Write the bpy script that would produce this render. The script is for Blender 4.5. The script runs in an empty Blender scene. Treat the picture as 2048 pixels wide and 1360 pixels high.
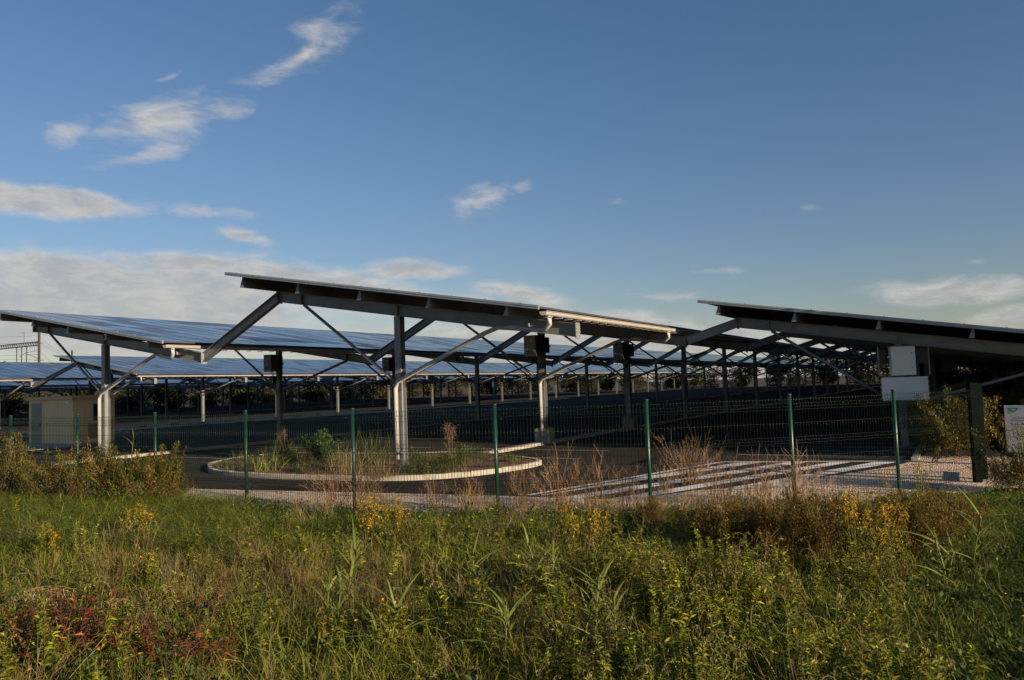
import bpy, bmesh, math, random
import numpy as np
from mathutils import Vector, Matrix

R = math.radians
rng = np.random.default_rng(11)
random.seed(5)
scene = bpy.context.scene
COL = scene.collection

# ----------------------------------------------------------------------------- camera geometry
F_PX, PITCH, ROLL, ALPHA, CAM_H = 1548.4, R(3.411), R(1.977), R(30.392), 2.092
cp, sp = math.cos(PITCH), math.sin(PITCH)
cr, sr = math.cos(ROLL), math.sin(ROLL)
SA, CA = math.sin(ALPHA), math.cos(ALPHA)


def at(px, py, z=0.0):
    """ground point seen at a pixel of the 2048 px wide photograph"""
    u0, v0 = px - 1024, py - 680
    u = u0 * cr - v0 * sr
    v = u0 * sr + v0 * cr
    d = (u / F_PX, cp + v / F_PX * sp, sp - v / F_PX * cp)
    t = (z - CAM_H) / d[2]
    return d[0] * t, d[1] * t


def proj_np(X, Y, Z):
    Z = Z - CAM_H
    yc = Y * cp + Z * sp
    zc = -Y * sp + Z * cp
    u = F_PX * X / yc
    v = -F_PX * zc / yc
    return 1024 + u * cr + v * sr, 680 - u * sr + v * cr


def W(a, b, z=0.0):
    """a runs along the canopy rows, b across them (to the left)"""
    return (a * SA - b * CA, a * CA + b * SA, z)


ROW_ROT = math.pi / 2 - ALPHA      # rotation that turns local x into the row direction

# ----------------------------------------------------------------------------- materials


def mat(name):
    m = bpy.data.materials.new(name)
    m.use_nodes = True
    nt = m.node_tree
    nt.nodes.clear()
    out = nt.nodes.new('ShaderNodeOutputMaterial')
    p = nt.nodes.new('ShaderNodeBsdfPrincipled')
    nt.links.new(p.outputs[0], out.inputs[0])
    return m, nt, p, out


def noise(nt, scale, detail=6, rough=.6, coord='Object', vec=None, stretch=None):
    if vec is None:
        tc = nt.nodes.new('ShaderNodeTexCoord')
        vec = tc.outputs[coord]
    if stretch:
        mp = nt.nodes.new('ShaderNodeMapping')
        mp.inputs['Scale'].default_value = stretch
        nt.links.new(vec, mp.inputs[0])
        vec = mp.outputs[0]
    n = nt.nodes.new('ShaderNodeTexNoise')
    n.inputs['Scale'].default_value = scale
    n.inputs['Detail'].default_value = detail
    n.inputs['Roughness'].default_value = rough
    nt.links.new(vec, n.inputs['Vector'])
    return n.outputs['Fac']


def ramp(nt, fac, stops):
    r = nt.nodes.new('ShaderNodeValToRGB')
    el = r.color_ramp.elements
    while len(el) < len(stops):
        el.new(.5)
    for e, (p, c) in zip(el, stops):
        e.position = p
        e.color = (*c, 1)
    nt.links.new(fac, r.inputs[0])
    return r.outputs[0]


def mixc(nt, fac, a, b, mode='MIX'):
    m = nt.nodes.new('ShaderNodeMix')
    m.data_type = 'RGBA'
    m.blend_type = mode
    for sock, v in ((m.inputs[0], fac), (m.inputs[6], a), (m.inputs[7], b)):
        if hasattr(v, 'links'):
            nt.links.new(v, sock)
        elif isinstance(v, (int, float)):
            sock.default_value = v
        else:
            sock.default_value = (*v, 1)
    return m.outputs[2]


def math_n(nt, op, a, b=None, c=None, clamp=False):
    n = nt.nodes.new('ShaderNodeMath')
    n.operation = op
    n.use_clamp = clamp
    for i, v in enumerate((a, b, c)):
        if v is None:
            continue
        if hasattr(v, 'links'):
            nt.links.new(v, n.inputs[i])
        else:
            n.inputs[i].default_value = v
    return n.outputs[0]


def bump(nt, p, fac, strength=.3, dist=.02):
    b = nt.nodes.new('ShaderNodeBump')
    b.inputs['Strength'].default_value = strength
    b.inputs['Distance'].default_value = dist
    nt.links.new(fac, b.inputs['Height'])
    nt.links.new(b.outputs[0], p.inputs['Normal'])


def simple(name, c1, c2, scale=4, rough=.6, metal=0., bmp=0., bdist=.01, spec=.5, detail=6, stretch=None, coord='Object'):
    m, nt, p, _ = mat(name)
    f = noise(nt, scale, detail, stretch=stretch, coord=coord)
    nt.links.new(ramp(nt, f, [(.3, c1), (.7, c2)]), p.inputs['Base Color'])
    p.inputs['Roughness'].default_value = rough
    p.inputs['Metallic'].default_value = metal
    p.inputs['Specular IOR Level'].default_value = spec
    if bmp:
        bump(nt, p, f, bmp, bdist)
    return m


M = {}
def streaky(name, c1, c2, c3):
    m, nt, p, _ = mat(name)
    f1 = noise(nt, 2.2, 6, .6)
    f2 = noise(nt, 5, 6, .7, stretch=(6, 6, .5))
    v = nt.nodes.new('ShaderNodeTexVoronoi')
    v.inputs['Scale'].default_value = 34
    tc = nt.nodes.new('ShaderNodeTexCoord')
    nt.links.new(tc.outputs['Object'], v.inputs['Vector'])
    sc = nt.nodes.new('ShaderNodeSeparateColor')
    nt.links.new(v.outputs['Color'], sc.inputs[0])
    c = ramp(nt, f1, [(.3, c1), (.7, c2)])
    c = mixc(nt, .45, c, ramp(nt, sc.outputs[0], [(0, (.72, .72, .73)), (1, (1.1, 1.1, 1.1))]), 'MULTIPLY')
    c = mixc(nt, ramp(nt, f2, [(.56, (0, 0, 0)), (.78, (.6, .6, .6))]), c, c3)
    nt.links.new(c, p.inputs['Base Color'])
    p.inputs['Roughness'].default_value = .5
    p.inputs['Metallic'].default_value = .3
    return m


M['steel'] = streaky('galvanised_steel', (.17, .18, .18), (.26, .265, .26), (.14, .125, .11))
M['steel_dark'] = simple('weathered_steel', (.10, .105, .11), (.16, .165, .17), 3, .55, .3)
M['alu'] = simple('aluminium_trim', (.26, .29, .31), (.36, .39, .41), 6, .42, .5)
M['pipe'] = simple('grey_white_pvc', (.33, .325, .315), (.40, .395, .38), 5, .45)
M['gutter'] = simple('pale_gutter_zinc', (.34, .32, .29), (.44, .40, .36), 2, .5)
M['box_grey'] = simple('grey_cabinet_paint', (.27, .27, .255), (.34, .34, .32), 3, .5)
M['box_pale'] = simple('pale_cabinet_paint', (.72, .70, .62), (.8, .78, .70), 2, .45)
M['box_white'] = simple('white_sheet_paint', (.70, .70, .67), (.78, .78, .75), 2, .5)
M['black'] = simple('black_plastic', (.012, .012, .013), (.022, .022, .022), 8, .5)
M['sink'] = simple('black_heat_sink', (.015, .015, .016), (.03, .03, .03), 20, .5, .4)
M['concrete'] = simple('concrete', (.19, .19, .18), (.28, .275, .26), 9, .9, bmp=.2)
M['kerb'] = simple('pale_kerb_stone', (.25, .23, .19), (.37, .34, .285), 7, .9, bmp=.2)
M['cream'] = simple('cream_render', (.78, .56, .30), (.82, .60, .34), 2.5, .85, bmp=.1)
M['cream_roof'] = simple('cream_roof_slab', (.58, .40, .23), (.64, .45, .27), 3, .8)
M['door_tan'] = simple('tan_metal_door', (.25, .22, .165), (.30, .26, .20), 3, .6)
M['vent'] = simple('brown_louvre', (.13, .10, .075), (.18, .14, .10), 3, .6, stretch=(1, 1, 30))
M['gate_green'] = simple('shaded_gate_green', (.0007, .0035, .0024), (.0012, .005, .0035), 5, .7, spec=.03)  # near-black green: the shade on the gate is put into its colour
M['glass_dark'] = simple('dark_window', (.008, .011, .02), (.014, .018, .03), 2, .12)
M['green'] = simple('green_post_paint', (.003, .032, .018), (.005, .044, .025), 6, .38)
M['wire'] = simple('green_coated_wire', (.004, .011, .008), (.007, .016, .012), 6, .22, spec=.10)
M['cable'] = simple('black_cable', (.01, .01, .01), (.02, .02, .02), 6, .6)
M['rust_pole'] = simple('brown_steel_pole', (.035, .025, .02), (.06, .042, .034), 4, .7, .2)
M['bark'] = simple('bark', (.06, .045, .03), (.12, .09, .06), 12, .9, bmp=.4)
M['white_paint_metal'] = simple('white_painted_metal', (.6, .6, .58), (.72, .72, .70), 4, .5)
M['ink'] = simple('dark_print', (.03, .03, .035), (.05, .05, .05), 4, .7)
M['logo_green'] = simple('green_print', (.22, .42, .06), (.30, .50, .08), 2, .6)
M['logo_teal'] = simple('teal_print', (.05, .24, .19), (.08, .30, .24), 2, .6)
M['logo_pale'] = simple('pale_blue_print', (.44, .56, .58), (.5, .6, .62), 2, .6)


def ground_mats():
    # asphalt
    m, nt, p, _ = mat('asphalt')
    f1 = noise(nt, .35, 5)
    f2 = noise(nt, 60, 4, .8)
    c = ramp(nt, f1, [(.3, (.042, .0375, .0355)), (.72, (.062, .0545, .050))])
    c = mixc(nt, .55, c, ramp(nt, f2, [(.3, (.35, .35, .35)), (.7, (1, 1, 1))]), 'MULTIPLY')
    v = nt.nodes.new('ShaderNodeTexVoronoi')
    v.feature = 'DISTANCE_TO_EDGE'
    v.inputs['Scale'].default_value = .22
    tcx = nt.nodes.new('ShaderNodeTexCoord')
    nt.links.new(tcx.outputs['Object'], v.inputs['Vector'])
    c = mixc(nt, ramp(nt, v.outputs['Distance'], [(.004, (.75, .75, .75)), (.012, (0, 0, 0))]), c, (.018, .017, .016))
    f3 = noise(nt, 1.1, 7, .7)
    c = mixc(nt, ramp(nt, f3, [(.60, (0, 0, 0)), (.70, (.28, .28, .28))]), c, (.024, .022, .021))
    nt.links.new(c, p.inputs['Base Color'])
    p.inputs['Roughness'].default_value = 1
    p.inputs['Specular IOR Level'].default_value = .02
    bump(nt, p, f2, .3, .01)
    M['asphalt'] = m
    # gravel
    m, nt, p, _ = mat('pale_gravel')
    tc = nt.nodes.new('ShaderNodeTexCoord')
    v = nt.nodes.new('ShaderNodeTexVoronoi')
    v.inputs['Scale'].default_value = 26
    nt.links.new(tc.outputs['Object'], v.inputs['Vector'])
    f = noise(nt, .7, 5)
    c = ramp(nt, f, [(.3, (.62, .475, .335)), (.7, (.75, .595, .44))])
    hs = nt.nodes.new('ShaderNodeSeparateColor')
    nt.links.new(v.outputs['Color'], hs.inputs[0])
    c = mixc(nt, 1., c, ramp(nt, hs.outputs[0], [(0, (.62, .60, .58)), (1, (1.12, 1.10, 1.06))]), 'MULTIPLY')
    nt.links.new(c, p.inputs['Base Color'])
    p.inputs['Roughness'].default_value = .95
    bump(nt, p, v.outputs['Distance'], .8, .02)
    M['gravel'] = m
    # meadow soil
    m, nt, p, _ = mat('meadow_soil')
    f = noise(nt, 1.3, 8)
    f2 = noise(nt, 30, 4)
    c = ramp(nt, f, [(.3, (.030, .038, .012)), (.5, (.055, .050, .022)), (.7, (.095, .068, .036))])
    c = mixc(nt, .6, c, ramp(nt, f2, [(.3, (.4, .4, .4)), (.7, (1, 1, 1))]), 'MULTIPLY')
    nt.links.new(c, p.inputs['Base Color'])
    p.inputs['Roughness'].default_value = 1
    bump(nt, p, f2, .6, .03)
    M['soil'] = m
    # red-brown planting soil
    m, nt, p, _ = mat('planting_soil')
    f2 = noise(nt, 22, 6, .75)
    nt.links.new(ramp(nt, f2, [(.3, (.07, .035, .018)), (.7, (.20, .105, .06))]), p.inputs['Base Color'])
    p.inputs['Roughness'].default_value = 1
    bump(nt, p, f2, .8, .04)
    M['bed'] = m
    # far land and bank
    m, nt, p, _ = mat('scrubby_bank')
    f = noise(nt, .09, 9, .65)
    f2 = noise(nt, .9, 5, .7)
    c = ramp(nt, f, [(.3, (.010, .012, .005)), (.5, (.024, .020, .009)), (.62, (.018, .021, .008)), (.75, (.040, .026, .013))])
    c = mixc(nt, .7, c, ramp(nt, f2, [(.3, (.35, .35, .35)), (.7, (1, 1, 1))]), 'MULTIPLY')
    nt.links.new(c, p.inputs['Base Color'])
    p.inputs['Roughness'].default_value = 1
    bump(nt, p, f2, .8, .5)
    M['bank'] = m
    # worn white road paint
    m, nt, p, _ = mat('white_road_paint')
    f = noise(nt, 9, 8, .75)
    nt.links.new(ramp(nt, f, [(.22, (.25, .24, .23)), (.38, (.70, .69, .68)), (.7, (.84, .83, .82))]), p.inputs['Base Color'])
    p.inputs['Roughness'].default_value = .7
    M['paint'] = m
    m, nt, p, _ = mat('worn_bay_paint')
    f = noise(nt, 12, 8, .8)
    nt.links.new(ramp(nt, f, [(.3, (.10, .095, .09)), (.55, (.38, .36, .34)), (.7, (.46, .44, .42))]), p.inputs['Base Color'])
    p.inputs['Roughness'].default_value = .7
    M['bay_paint'] = m
    # hazard tape
    m, nt, p, _ = mat('yellow_black_tape')
    tc = nt.nodes.new('ShaderNodeTexCoord')
    w = nt.nodes.new('ShaderNodeTexWave')
    w.inputs['Scale'].default_value = 4.2
    w.bands_direction = 'DIAGONAL'
    nt.links.new(tc.outputs['Object'], w.inputs['Vector'])
    nt.links.new(ramp(nt, w.outputs['Fac'], [(.48, (.55, .38, .02)), (.52, (.012, .012, .012))]), p.inputs['Base Color'])
    p.inputs['Roughness'].default_value = .5
    M['tape'] = m
    # photovoltaic modules : 1.0 m wide along the row, 1.7 m up the slope, hairline seams, tone differs by module
    m, nt, p, _ = mat('solar_modules')
    tc = nt.nodes.new('ShaderNodeTexCoord')
    sx = nt.nodes.new('ShaderNodeSeparateXYZ')
    nt.links.new(tc.outputs['Object'], sx.inputs[0])
    gx = math_n(nt, 'MULTIPLY', sx.outputs[0], 1.0)
    gy = math_n(nt, 'MULTIPLY', sx.outputs[1], 1 / 1.7)

    def seam(g, wdt):
        fr = math_n(nt, 'FRACT', g)
        d = math_n(nt, 'ABSOLUTE', math_n(nt, 'SUBTRACT', fr, .5))
        return math_n(nt, 'GREATER_THAN', d, .5 - wdt)
    s = math_n(nt, 'MAXIMUM', seam(gx, .042), seam(gy, .014))
    cmb = nt.nodes.new('ShaderNodeCombineXYZ')
    nt.links.new(math_n(nt, 'FLOOR', gx), cmb.inputs[0])
    nt.links.new(math_n(nt, 'FLOOR', gy), cmb.inputs[1])
    oi = nt.nodes.new('ShaderNodeObjectInfo')
    nt.links.new(math_n(nt, 'MULTIPLY', oi.outputs['Random'], 37.), cmb.inputs[2])
    wn = nt.nodes.new('ShaderNodeTexWhiteNoise')
    wn.noise_dimensions = '3D'
    nt.links.new(cmb.outputs[0], wn.inputs[0])
    cell = ramp(nt, wn.outputs['Value'], [(0, (.010, .014, .030)), (.8, (.022, .028, .050)), (.93, (.034, .044, .07)), (1, (.055, .068, .095))])
    nt.links.new(mixc(nt, s, cell, (.006, .006, .008)), p.inputs['Base Color'])
    rr = math_n(nt, 'MULTIPLY_ADD', math_n(nt, 'POWER', wn.outputs['Value'], 3.), .22, .13)
    nt.links.new(math_n(nt, 'MULTIPLY_ADD', s, .5, rr), p.inputs['Roughness'])
    nt.links.new(math_n(nt, 'MULTIPLY_ADD', s, -.45, .5), p.inputs['Specular IOR Level'])
    M['solar'] = m
    M['backsheet'] = simple('module_underside', (.03, .03, .032), (.05, .05, .052), 2, .6)


ground_mats()


def leaf_mat(name, gloss=.55, trans=.22, back=1.):
    """leaf / stalk colour comes from the plant's own colour attribute"""
    m, nt, p, out = mat(name)
    at_ = nt.nodes.new('ShaderNodeAttribute')
    at_.attribute_name = 'Col'
    nt.links.new(at_.outputs['Color'], p.inputs['Base Color'])
    p.inputs['Roughness'].default_value = gloss
    p.inputs['Specular IOR Level'].default_value = .25
    t = nt.nodes.new('ShaderNodeBsdfTranslucent')
    nt.links.new(at_.outputs['Color'], t.inputs[0])
    mx = nt.nodes.new('ShaderNodeMixShader')
    mx.inputs[0].default_value = trans
    nt.links.new(p.outputs[0], mx.inputs[1])
    nt.links.new(t.outputs[0], mx.inputs[2])
    nt.links.new(mx.outputs[0], out.inputs[0])
    return m


M['leaf'] = leaf_mat('plant_leaf')
M['dry'] = leaf_mat('dry_stalk', .8, .08)

# ----------------------------------------------------------------------------- mesh helpers


class MB:
    def __init__(s):
        s.v, s.f, s.smooth = [], [], []

    def add(s, vs, fs, smooth=False):
        n = len(s.v)
        s.v += [tuple(v) for v in vs]
        s.f += [tuple(i + n for i in f) for f in fs]
        s.smooth += [smooth] * len(fs)
        return s

    BOXF = [(0, 3, 2, 1), (4, 5, 6, 7), (0, 1, 5, 4), (1, 2, 6, 5), (2, 3, 7, 6), (3, 0, 4, 7)]

    def box(s, x0, x1, y0, y1, z0, z1):
        return s.add([(x0, y0, z0), (x1, y0, z0), (x1, y1, z0), (x0, y1, z0), (x0, y0, z1), (x1, y0, z1), (x1, y1, z1), (x0, y1, z1)], s.BOXF)

    def beam(s, p0, p1, w, h, up=(0, 0, 1), off=(0, 0)):
        """rectangular bar from p0 to p1; w across, h along 'up'; off shifts in (across, up)"""
        p0, p1, up = Vector(p0), Vector(p1), Vector(up)
        d = (p1 - p0).normalized()
        x = d.cross(up).normalized()
        u = x.cross(d).normalized()
        o = x * off[0] + u * off[1]
        vs = []
        for p in (p0, p1):
            for a, b in ((-1, -1), (1, -1), (1, 1), (-1, 1)):
                vs.append(p + o + x * a * w / 2 + u * b * h / 2)
        return s.add(vs, [(0, 3, 2, 1), (4, 5, 6, 7), (0, 1, 5, 4), (1, 2, 6, 5), (2, 3, 7, 6), (3, 0, 4, 7)][::1])

    def ibeam(s, p0, p1, w, h, up=(0, 0, 1), tf=.016, tw=.012):
        s.beam(p0, p1, tw, h - 2 * tf, up)
        s.beam(p0, p1, w, tf, up, (0, h / 2 - tf / 2))
        s.beam(p0, p1, w, tf, up, (0, -h / 2 + tf / 2))
        return s

    def tube(s, pts, r, n=8, caps=True):
        pts = [Vector(p) for p in pts]
        rs = r if isinstance(r, (list, tuple)) else [r] * len(pts)
        vs, fs = [], []
        ref = Vector((0, 0, 1))
        for i, p in enumerate(pts):
            d = (pts[min(i + 1, len(pts) - 1)] - pts[max(i - 1, 0)]).normalized()
            if abs(d.dot(ref)) > .95:
                ref2 = Vector((1, 0, 0))
            else:
                ref2 = ref
            x = d.cross(ref2).normalized()
            y = d.cross(x).normalized()
            for k in range(n):
                a = 2 * math.pi * k / n
                vs.append(p + (x * math.cos(a) + y * math.sin(a)) * rs[i])
        for i in range(len(pts) - 1):
            for k in range(n):
                k2 = (k + 1) % n
                fs.append((i * n + k, i * n + k2, (i + 1) * n + k2, (i + 1) * n + k))
        s.add(vs, fs, True)
        if caps:
            m = len(s.v) - len(vs)
            s.f += [tuple(m + k for k in range(n)), tuple(m + (len(pts) - 1) * n + k for k in reversed(range(n)))]
            s.smooth += [False, False]
        return s

    def prism(s, poly, z0, z1):
        n = len(poly)
        vs = [(x, y, z0) for x, y in poly] + [(x, y, z1) for x, y in poly]
        fs = [tuple(reversed(range(n))), tuple(range(n, 2 * n))]
        fs += [(i, (i + 1) % n, n + (i + 1) % n, n + i) for i in range(n)]
        return s.add(vs, fs)

    def sheet(s, poly, z):
        return s.add([(x, y, z) for x, y in poly], [tuple(range(len(poly)))])

    def mesh(s, name, m, fix=True):
        me = bpy.data.meshes.new(name)
        me.from_pydata(s.v, [], s.f)
        me.polygons.foreach_set('use_smooth', s.smooth)
        if fix:
            bm = bmesh.new()
            bm.from_mesh(me)
            bmesh.ops.recalc_face_normals(bm, faces=bm.faces)
            bm.to_mesh(me)
            bm.free()
        me.materials.append(M[m] if isinstance(m, str) else m)
        me.update()
        return me

    def build(s, name, m, parent=None, loc=(0, 0, 0), rz=0., fix=True):
        return link(name, s.mesh(name, m, fix), parent, loc, rz)


def link(name, me, parent=None, loc=(0, 0, 0), rz=0.):
    o = bpy.data.objects.new(name, me)
    COL.objects.link(o)
    o.parent = parent
    o.location = loc
    o.rotation_euler = (0, 0, rz)
    return o


def tag(o, label=None, cat=None, group=None, kind=None):
    for k, v in (('label', label), ('category', cat), ('group', group), ('kind', kind)):
        if v:
            o[k] = v
    return o


def empty(name, loc, rz=0., **kw):
    o = bpy.data.objects.new(name, None)
    o.empty_display_size = .2
    COL.objects.link(o)
    o.location = loc
    o.rotation_euler = (0, 0, rz)
    return tag(o, **kw)


def copy_tree(o, parent=None):
    c = o.copy()
    COL.objects.link(c)
    c.parent = parent
    for ch in list(o.children):
        copy_tree(ch, c)
    return c


def structure(o, label, cat=None):
    return tag(o, label, None, None, 'structure')


# ----------------------------------------------------------------------------- camera, light, sky
cam_d = bpy.data.cameras.new('camera')
cam_d.sensor_width = 36
cam_d.sensor_fit = 'HORIZONTAL'
cam_d.lens = 36 * F_PX / 2048
cam_d.clip_start, cam_d.clip_end = .05, 6000
cam = bpy.data.objects.new('camera', cam_d)
COL.objects.link(cam)
R0, U0, F0 = Vector((1, 0, 0)), Vector((0, -sp, cp)), Vector((0, cp, sp))
rx, up = R0 * cr - U0 * sr, R0 * sr + U0 * cr
cam.matrix_world = Matrix(((rx.x, up.x, -F0.x, 0), (rx.y, up.y, -F0.y, 0), (rx.z, up.z, -F0.z, CAM_H), (0, 0, 0, 1)))
scene.camera = cam

SUN_EL = R(13.2)
sun_h = Vector((.735, -.678, 0)).normalized()
sun_v = Vector((sun_h.x * math.cos(SUN_EL), sun_h.y * math.cos(SUN_EL), math.sin(SUN_EL)))
sd = bpy.data.lights.new('sun', 'SUN')
sd.energy = 5.0
sd.angle = R(.55)
sd.color = (1, .80, .57)
so = bpy.data.objects.new('sun', sd)
COL.objects.link(so)
so.rotation_euler = sun_v.to_track_quat('Z', 'Y').to_euler()

CLOUDS = [  # azimuth, elevation, half width, half height, turn, amount
    (-.485, .105, .27, .060, -.03, 1.6), (-.53, .146, .14, .024, -.02, 1.3), (-.242, .132, .18, .030, -.15, 1.2), (-.40, .158, .10, .016, -.08, 1.0),
    (-.545, .222, .11, .016, .00, 1.25), (-.388, .222, .075, .008, .01, .55), (-.420, .319, .10, .026, .32, .66),
    (-.520, .300, .032, .016, .47, .55), (-.261, .413, .095, .018, .63, .55), (-.236, .417, .06, .020, .50, .45),
    (-.036, .235, .052, .022, .30, .58), (.017, .255, .016, .009, -.04, .45), (-.337, .196, .041, .011, -.30, .75),
    (-.129, .154, .071, .015, -.02, .9), (.523, .092, .096, .018, -.06, .95), (.573, .053, .057, .015, .03, .9),
    (.165, .072, .105, .020, -.10, .9), (.261, .133, .054, .007, -.07, .38), (.198, .110, .049, .006, -.06, .38),
    (-.417, .368, .023, .006, .28, .5), (.387, .200, .025, .008, -.12, .26), (.547, .121, .012, .004, .09, .30),
    (.013, .116, .084, .017, -.14, .8), (-.437, .287, .069, .012, .39, .45), (.146, .231, .029, .006, -.07, .24),
    (.269, .054, .092, .014, -.11, .9), (.0, .045, .5, .042, -.03, 1.0), (.35, .02, .3, .03, 0., .9),
    (-.02, .095, .20, .022, -.12, .8), (.95, .10, .2, .05, .1, .9), (-.95, .14, .25, .06, .1, 1.), (1.6, .12, .4, .05, 0, .8)]


def build_world():
    w = bpy.data.worlds.new('World')
    scene.world = w
    w.use_nodes = True
    nt = w.node_tree
    nt.nodes.clear()
    out = nt.nodes.new('ShaderNodeOutputWorld')
    bg = nt.nodes.new('ShaderNodeBackground')
    nt.links.new(bg.outputs[0], out.inputs[0])
    bg.inputs[1].default_value = .05
    sky = nt.nodes.new('ShaderNodeTexSky')
    sky.sky_type = 'NISHITA'
    sky.sun_disc = False
    sky.sun_elevation = SUN_EL
    sky.sun_rotation = math.atan2(sun_h.x, sun_h.y)
    sky.air_density = 1.15
    sky.dust_density = .35
    sky.ozone_density = 1.6
    tc = nt.nodes.new('ShaderNodeTexCoord')
    sx = nt.nodes.new('ShaderNodeSeparateXYZ')
    nt.links.new(tc.outputs['Generated'], sx.inputs[0])
    az = math_n(nt, 'ARCTAN2', sx.outputs[0], sx.outputs[1])
    el = math_n(nt, 'ARCSINE', sx.outputs[2])
    cv = nt.nodes.new('ShaderNodeCombineXYZ')
    nt.links.new(az, cv.inputs[0])
    nt.links.new(el, cv.inputs[1])
    # large swirls push the cloud outlines about
    wn = nt.nodes.new('ShaderNodeTexNoise')
    wn.inputs['Scale'].default_value = 9
    wn.inputs['Detail'].default_value = 3
    mp = nt.nodes.new('ShaderNodeMapping')
    mp.inputs['Scale'].default_value = (1, 2.2, 1)
    nt.links.new(cv.outputs[0], mp.inputs[0])
    nt.links.new(mp.outputs[0], wn.inputs['Vector'])
    v1 = nt.nodes.new('ShaderNodeVectorMath')
    v1.operation = 'SUBTRACT'
    nt.links.new(wn.outputs['Color'], v1.inputs[0])
    v1.inputs[1].default_value = (.5, .5, .5)
    v2 = nt.nodes.new('ShaderNodeVectorMath')
    v2.operation = 'MULTIPLY_ADD'
    nt.links.new(v1.outputs[0], v2.inputs[0])
    v2.inputs[1].default_value = (.10, .028, 0)
    nt.links.new(cv.outputs[0], v2.inputs[2])
    total = None
    for (a, e, ra, re, th, amt) in CLOUDS:
        m = nt.nodes.new('ShaderNodeMapping')
        m.vector_type = 'TEXTURE'
        m.inputs['Location'].default_value = (a, e, 0)
        m.inputs['Rotation'].default_value = (0, 0, th)
        m.inputs['Scale'].default_value = (ra * 1.25, re * 1.35, 1)
        nt.links.new(v2.outputs[0], m.inputs[0])
        ln = nt.nodes.new('ShaderNodeVectorMath')
        ln.operation = 'LENGTH'
        nt.links.new(m.outputs[0], ln.inputs[0])
        k = math_n(nt, 'MULTIPLY_ADD', ln.outputs['Value'], -amt * 1.45, amt * 1.45, clamp=True)
        total = k if total is None else math_n(nt, 'MAXIMUM', total, k)
    n1 = noise(nt, 20, 10, .68, vec=v2.outputs[0], stretch=(1, 2.6, 1))
    n2 = noise(nt, 8, 6, .55, vec=v2.outputs[0], stretch=(1, 3.2, 1))
    nn = math_n(nt, 'ADD', math_n(nt, 'MULTIPLY', n1, .75), math_n(nt, 'MULTIPLY', n2, .35))
    den = math_n(nt, 'ADD', total, math_n(nt, 'MULTIPLY_ADD', nn, 1.9, -1.16))
    mr = nt.nodes.new('ShaderNodeMapRange')
    mr.interpolation_type = 'SMOOTHSTEP'
    mr.inputs[1].default_value = .0
    mr.inputs[2].default_value = 1.0
    nt.links.new(den, mr.inputs[0])
    gate = math_n(nt, 'MULTIPLY', mr.outputs[0], math_n(nt, 'MULTIPLY', total, 6., clamp=True))
    gate = math_n(nt, 'MULTIPLY', gate, .90)
    lit = math_n(nt, 'ADD', math_n(nt, 'MULTIPLY', n1, .6), math_n(nt, 'MULTIPLY_ADD', total, -.26, .46))
    shade = ramp(nt, lit, [(.30, (3.7, 3.75, 3.85)), (.46, (4.7, 4.6, 4.55)), (.62, (6.4, 6.15, 5.9))])
    grade = ramp(nt, math_n(nt, 'MULTIPLY', el, 2., clamp=True), [(0, (.84, .86, 1.06)), (.35, (.76, .85, 1.10)), (.9, (.68, .86, 1.12))])
    tint = mixc(nt, 1., sky.outputs[0], grade, 'MULTIPLY')
    nt.links.new(mixc(nt, gate, tint, shade), bg.inputs[0])
    w.cycles.sampling_method = 'MANUAL'
    w.cycles.sample_map_resolution = 512


build_world()
scene.view_settings.view_transform = 'Standard'
scene.view_settings.look = 'None'
scene.view_settings.gamma = 1
scene.view_settings.exposure = .92
scene.cycles.use_denoising = True
scene.cycles.max_bounces = 5
scene.cycles.diffuse_bounces = 3
scene.cycles.glossy_bounces = 3
scene.cycles.transmission_bounces = 3
scene.cycles.transparent_max_bounces = 4
scene.cycles.caustics_reflective = False
scene.cycles.caustics_refractive = False

# ----------------------------------------------------------------------------- ground and pavement
FP = [(-16.6, 21.0), (-14.3, 19.78), (-12.03, 18.55), (-9.74, 17.32), (-7.45, 16.10), (-5.15, 14.87), (-2.81, 13.48), (-.33, 12.92),
      (2.12, 12.48), (4.54, 12.82), (6.55, 13.42), (8.59, 14.59)]
EDGE = [(-60, 64), (-28, 37), (-17.7, 26.7), (-11.3, 21.2), (-7.4, 17.84), (-3.5, 16.27), (-.33, 14.99), (.6, 14.5), (1.5, 14.1), (2.41, 14.2),
        (3.33, 14.75), (4.03, 14.95), (6.58, 16.24), (8.53, 17.6), (9.44, 18.51), (10.3, 20.0), (11.87, 22.7), (14.0, 26.5), (24, 42)]

o = MB().sheet([(-3000, -3000), (3000, -3000), (3000, 3000), (-3000, 3000)], -.12).build('ground', 'bank')
structure(o, 'flat scrubby land reaching the horizon')
far = [W(190, -14)[:2], W(190, 128)[:2], W(-20, 128)[:2]]
o = MB().sheet(EDGE + far, 0.).build('asphalt_pavement', 'asphalt')
structure(o, 'dark asphalt of the car park under the canopies')
GR = EDGE[2:15] + [(11.2, 21.0), (12.3, 20.2), (11.6, 18.2), (12.5, 16.5), (20, 15.5), (20, 12.3), (13, 12.2), (10.0, 13.0), (8.7, 13.8), (6.6, 12.9), (4.5, 12.3), (2.1, 12.0),
                 (-.4, 12.4), (-2.9, 13.0), (-5.4, 14.4), (-9.9, 16.8), (-14.6, 19.3), (-22, 23.3)]
o = MB().sheet(GR, .006).build('gravel_strip', 'gravel')
structure(o, 'pale gravel strip between the fence and the asphalt')


def hz(x, y):
    x, y = np.asarray(x, float), np.asarray(y, float)
    k = np.clip((12.2 - y) / 4, 0, 1)
    return .012 + k * (.05 + .07 * np.sin(x * .9 + 1.3) * np.cos(y * .7 + x * .2) + .03 * np.sin(x * 2.3 - y * 1.7))


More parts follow.
